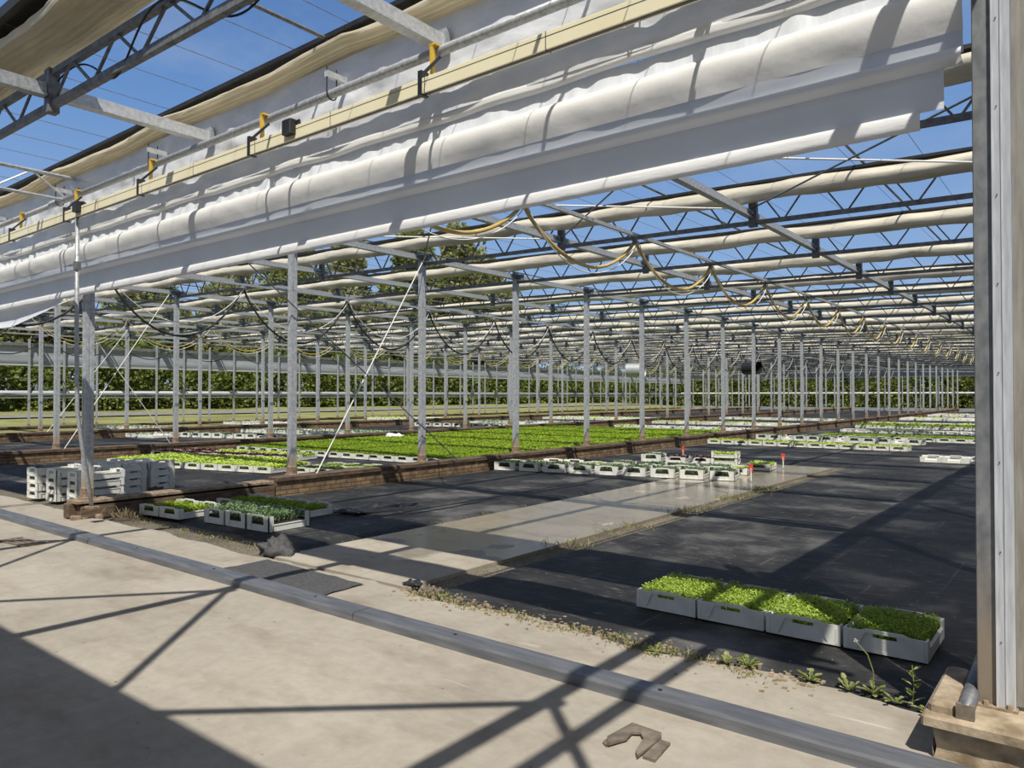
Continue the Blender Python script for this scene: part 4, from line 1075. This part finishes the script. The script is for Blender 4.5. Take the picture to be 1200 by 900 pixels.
# ------------------------------------------------------------------ trees and hedge
def crown(n, size, blobs, seed, mat):
    random.seed(seed); g = MB()
    for i in range(n):
        b = blobs[random.randrange(len(blobs))]
        d = Vector((random.gauss(0,1), random.gauss(0,1), random.gauss(0,1))).normalized()
        rr = random.uniform(.55,1.02)
        k = 1+.35*noise.noise(d*2.5+Vector((seed, b[0], b[2])))
        p = Vector((b[0]+d.x*b[3]*rr*k, b[1]+d.y*b[3]*rr*k, b[2]+d.z*b[4]*rr*k))
        g.leaf(p, (d.x+random.gauss(0,.6), d.y+random.gauss(0,.6), d.z*.5+random.gauss(0,.6)), size*random.uniform(.5,1), size*random.uniform(.7,1.2), .15)
    return g.mesh('crown', mat)
def trunk(h, r, seed):
    random.seed(seed); g = MB()
    g.tube([(0,0,-.3),(.1,0,h*.3),(0,.1,h*.6),(.1,0,h*.9)], [r,r*.8,r*.55,r*.2], 8)
    for i in range(7):
        a = random.uniform(0,6.28); z = h*random.uniform(.25,.7); l = h*.25
        g.tube([(.05,0,z),(math.cos(a)*l*.6,math.sin(a)*l*.6,z+l*.5),(math.cos(a)*l,math.sin(a)*l,z+l*.9)], [r*.35,r*.22,r*.08], 6)
    return g.mesh('trunk', M['bark'], True)
tall = [(crown(6500, .5, [(0,0,9,2.6,4),(1.2,.6,12.5,2.2,3.6),(-1.3,-.4,7,2.6,3),(.2,0,15.5,1.5,2.8),(1.4,-1,6,2,2.4),(-.8,1,11,2,3)], s, M[m]), trunk(14, .28, s)) for s, m in ((1,'tree2'),(2,'tree1'),(3,'tree2'))]
wide = [(crown(6000, .42, [(0,0,5,3,2.6),(1.8,.5,4,2.2,2),(-1.8,-.5,4.2,2.4,2.2),(0,1,7.2,2,1.8),(.8,-1.2,6,2,1.8)], s, M[m]), trunk(6.5, .2, s)) for s, m in ((4,'tree1'),(5,'tree2'))]
def tree(kind, x, y, sc, lab, rz=0):
    t = thing('broadleaf_tree', lab, 'tree', (x, y, .6), rz, 'trees beyond the side wall'); t.scale = (sc, sc, sc)
    obj('crown', kind[0], t); obj('trunk', kind[1], t)
tl = [(-66,72,1.3,0),(-65,62,1.15,1),(-66,54,1.0,2),(-67,46,.8,1),(-66,79,1.1,2),(-70,88,.95,0),(-64,38,.62,0),(-66,31,.7,1)]
for i, (x, y, sc, k) in enumerate(tl):
    tree(tall[k], x, y, sc, f'tall leafy tree seen through the roof trusses, {ordw(i+1) if False else ("pale and tallest","green beside the tallest","pale, left of the green one","green, fourth along","pale, right of the tallest","pale, farthest right of the tall ones","small pale one behind the left wall","green one behind the left wall")[i]}', i*1.3)
for i in range(9):
    tree(wide[i % 2], -63.5-(i % 3), 14+i*8.5, 1.25+.15*math.sin(i*3), f'bushy tree behind the hedge, {ordw(i+1)} from the left beyond the side wall', i*.9)
bush = [(crown(2600, .3, [(0,0,1.6,2.2,1.8),(1.4,.3,2.3,1.7,1.7),(-1.4,-.3,2.4,1.7,1.7),(.2,.6,3.4,1.4,1.4),(0,0,.6,2.4,.9)], s, M['hedge']), trunk(2.6, .1, s)) for s in (6,7,8)]
for i in range(30):
    t = thing('hedge_bush', f'dense green hedge bush outside the left side wall, {ordw(i+1)} from the left', 'bush', (-56.5+.8*math.sin(i*2.1), 11+i*3.1, .5), i*1.1, 'hedge outside the left side wall'); t.scale = (1,1,1.05+.18*math.sin(i*1.7))
    obj('crown', bush[i % 3][0], t); obj('stems', bush[i % 3][1], t)
for i in range(20):
    t = thing('hedge_bush', f'dense green hedge bush beyond the far end wall, {ordw(i+1)} from the left', 'bush', (-50+i*3.1, 93+.9*math.sin(i*1.9), .0), i*1.7, 'hedge beyond the far end wall'); t.scale = (1,1,1.15+.2*math.sin(i*2.3))
    obj('crown', bush[i % 3][0], t); obj('stems', bush[i % 3][1], t)
for i in range(7):
    tree(wide[i % 2], -48+i*9., 99+(i % 2)*3, 1.15, f'bushy tree far behind the end wall, {ordw(i+1)} from the left', i*1.9)
for i, (x, y, sc, k, w_) in enumerate(((-70,68,1.25,1,'pale gap right of the tallest'),(-71,58,1.15,0,'gap between the two tallest'),(-70,50,1.1,1,'gap behind the pale one'),(-72,42,.95,2,'gap beside the green fourth one'),
        (-70,34,.8,0,'gap beside the small pale one'),(-71,26,.75,2,'gap at the left of the tall row'),(-70,76,1.15,0,'gap at the right of the tall row'),(-72,20,.7,1,'gap at the far left'),(-71,84,1.,1,'gap at the far right'))):
    tree(tall[k], x, y, sc, f'tree of the second tree line, {w_}', i*2.1)
# ------------------------------------------------------------------ light, sky, camera
w = bpy.data.worlds.new('World'); S.world = w; w.use_nodes = True
nt = w.node_tree; bg = nt.nodes['Background']
tc = nt.nodes.new('ShaderNodeTexCoord'); sx = nt.nodes.new('ShaderNodeSeparateXYZ'); nt.links.new(tc.outputs['Generated'], sx.inputs[0])
r = ramp(nt, sx.outputs[2], [(0, (.5,.66,.86)), (.12, (.34,.53,.84)), (.35, (.165,.335,.69)), (.6, (.08,.17,.42)), (.85, (.06,.12,.28))])
t = tex(nt, 2.2, 7, vec=tc.outputs['Generated'], rough=.62, stretch=(1,1.6,3))
cl = ramp(nt, t.outputs[0], [(.52, (0,0,0)), (.78, (.34,.34,.34))])
dp = nt.nodes.new('ShaderNodeVectorMath'); dp.operation = 'DOT_PRODUCT'; nt.links.new(tc.outputs['Generated'], dp.inputs[0])
dp.inputs[1].default_value = Vector((.43,-.5,1)).normalized()
gl = ramp(nt, dp.outputs['Value'], [(.35, (0,0,0)), (.97, (.8,.8,.8))])
c_ = mixc(nt, cl.outputs[0], r.outputs[0], (.62,.68,.76))
c_ = mixc(nt, gl.outputs[0], c_, (.5,.465,.41))
gm = ramp(nt, sx.outputs[2], [(.0, (1,1,1)), (.02, (0,0,0))])
c_ = mixc(nt, gm.outputs[0], c_, (.2,.18,.14))
nt.links.new(c_, bg.inputs[0]); bg.inputs[1].default_value = .85
ld = bpy.data.lights.new('Sun', 'SUN'); ld.energy = 5.1; ld.angle = math.radians(.53); ld.color = (1,.95,.86)
lo = bpy.data.objects.new('Sun', ld); COL.objects.link(lo)
lo.rotation_euler = Vector((-.43,.5,-1)).to_track_quat('-Z', 'Y').to_euler()
cd = bpy.data.cameras.new('Camera'); cd.sensor_width = 36; cd.lens = F*36/1200; cd.clip_end = 400; cd.clip_start = .05
co = bpy.data.objects.new('Camera', cd); COL.objects.link(co); S.camera = co
co.location = (0, 0, HC); co.rotation_euler = (PI/2+PIT, 0, YAW)
S.view_settings.view_transform = 'Standard'; S.view_settings.look = 'None'; S.view_settings.gamma = 1; S.view_settings.exposure = 0
S.view_settings.use_curve_mapping = False
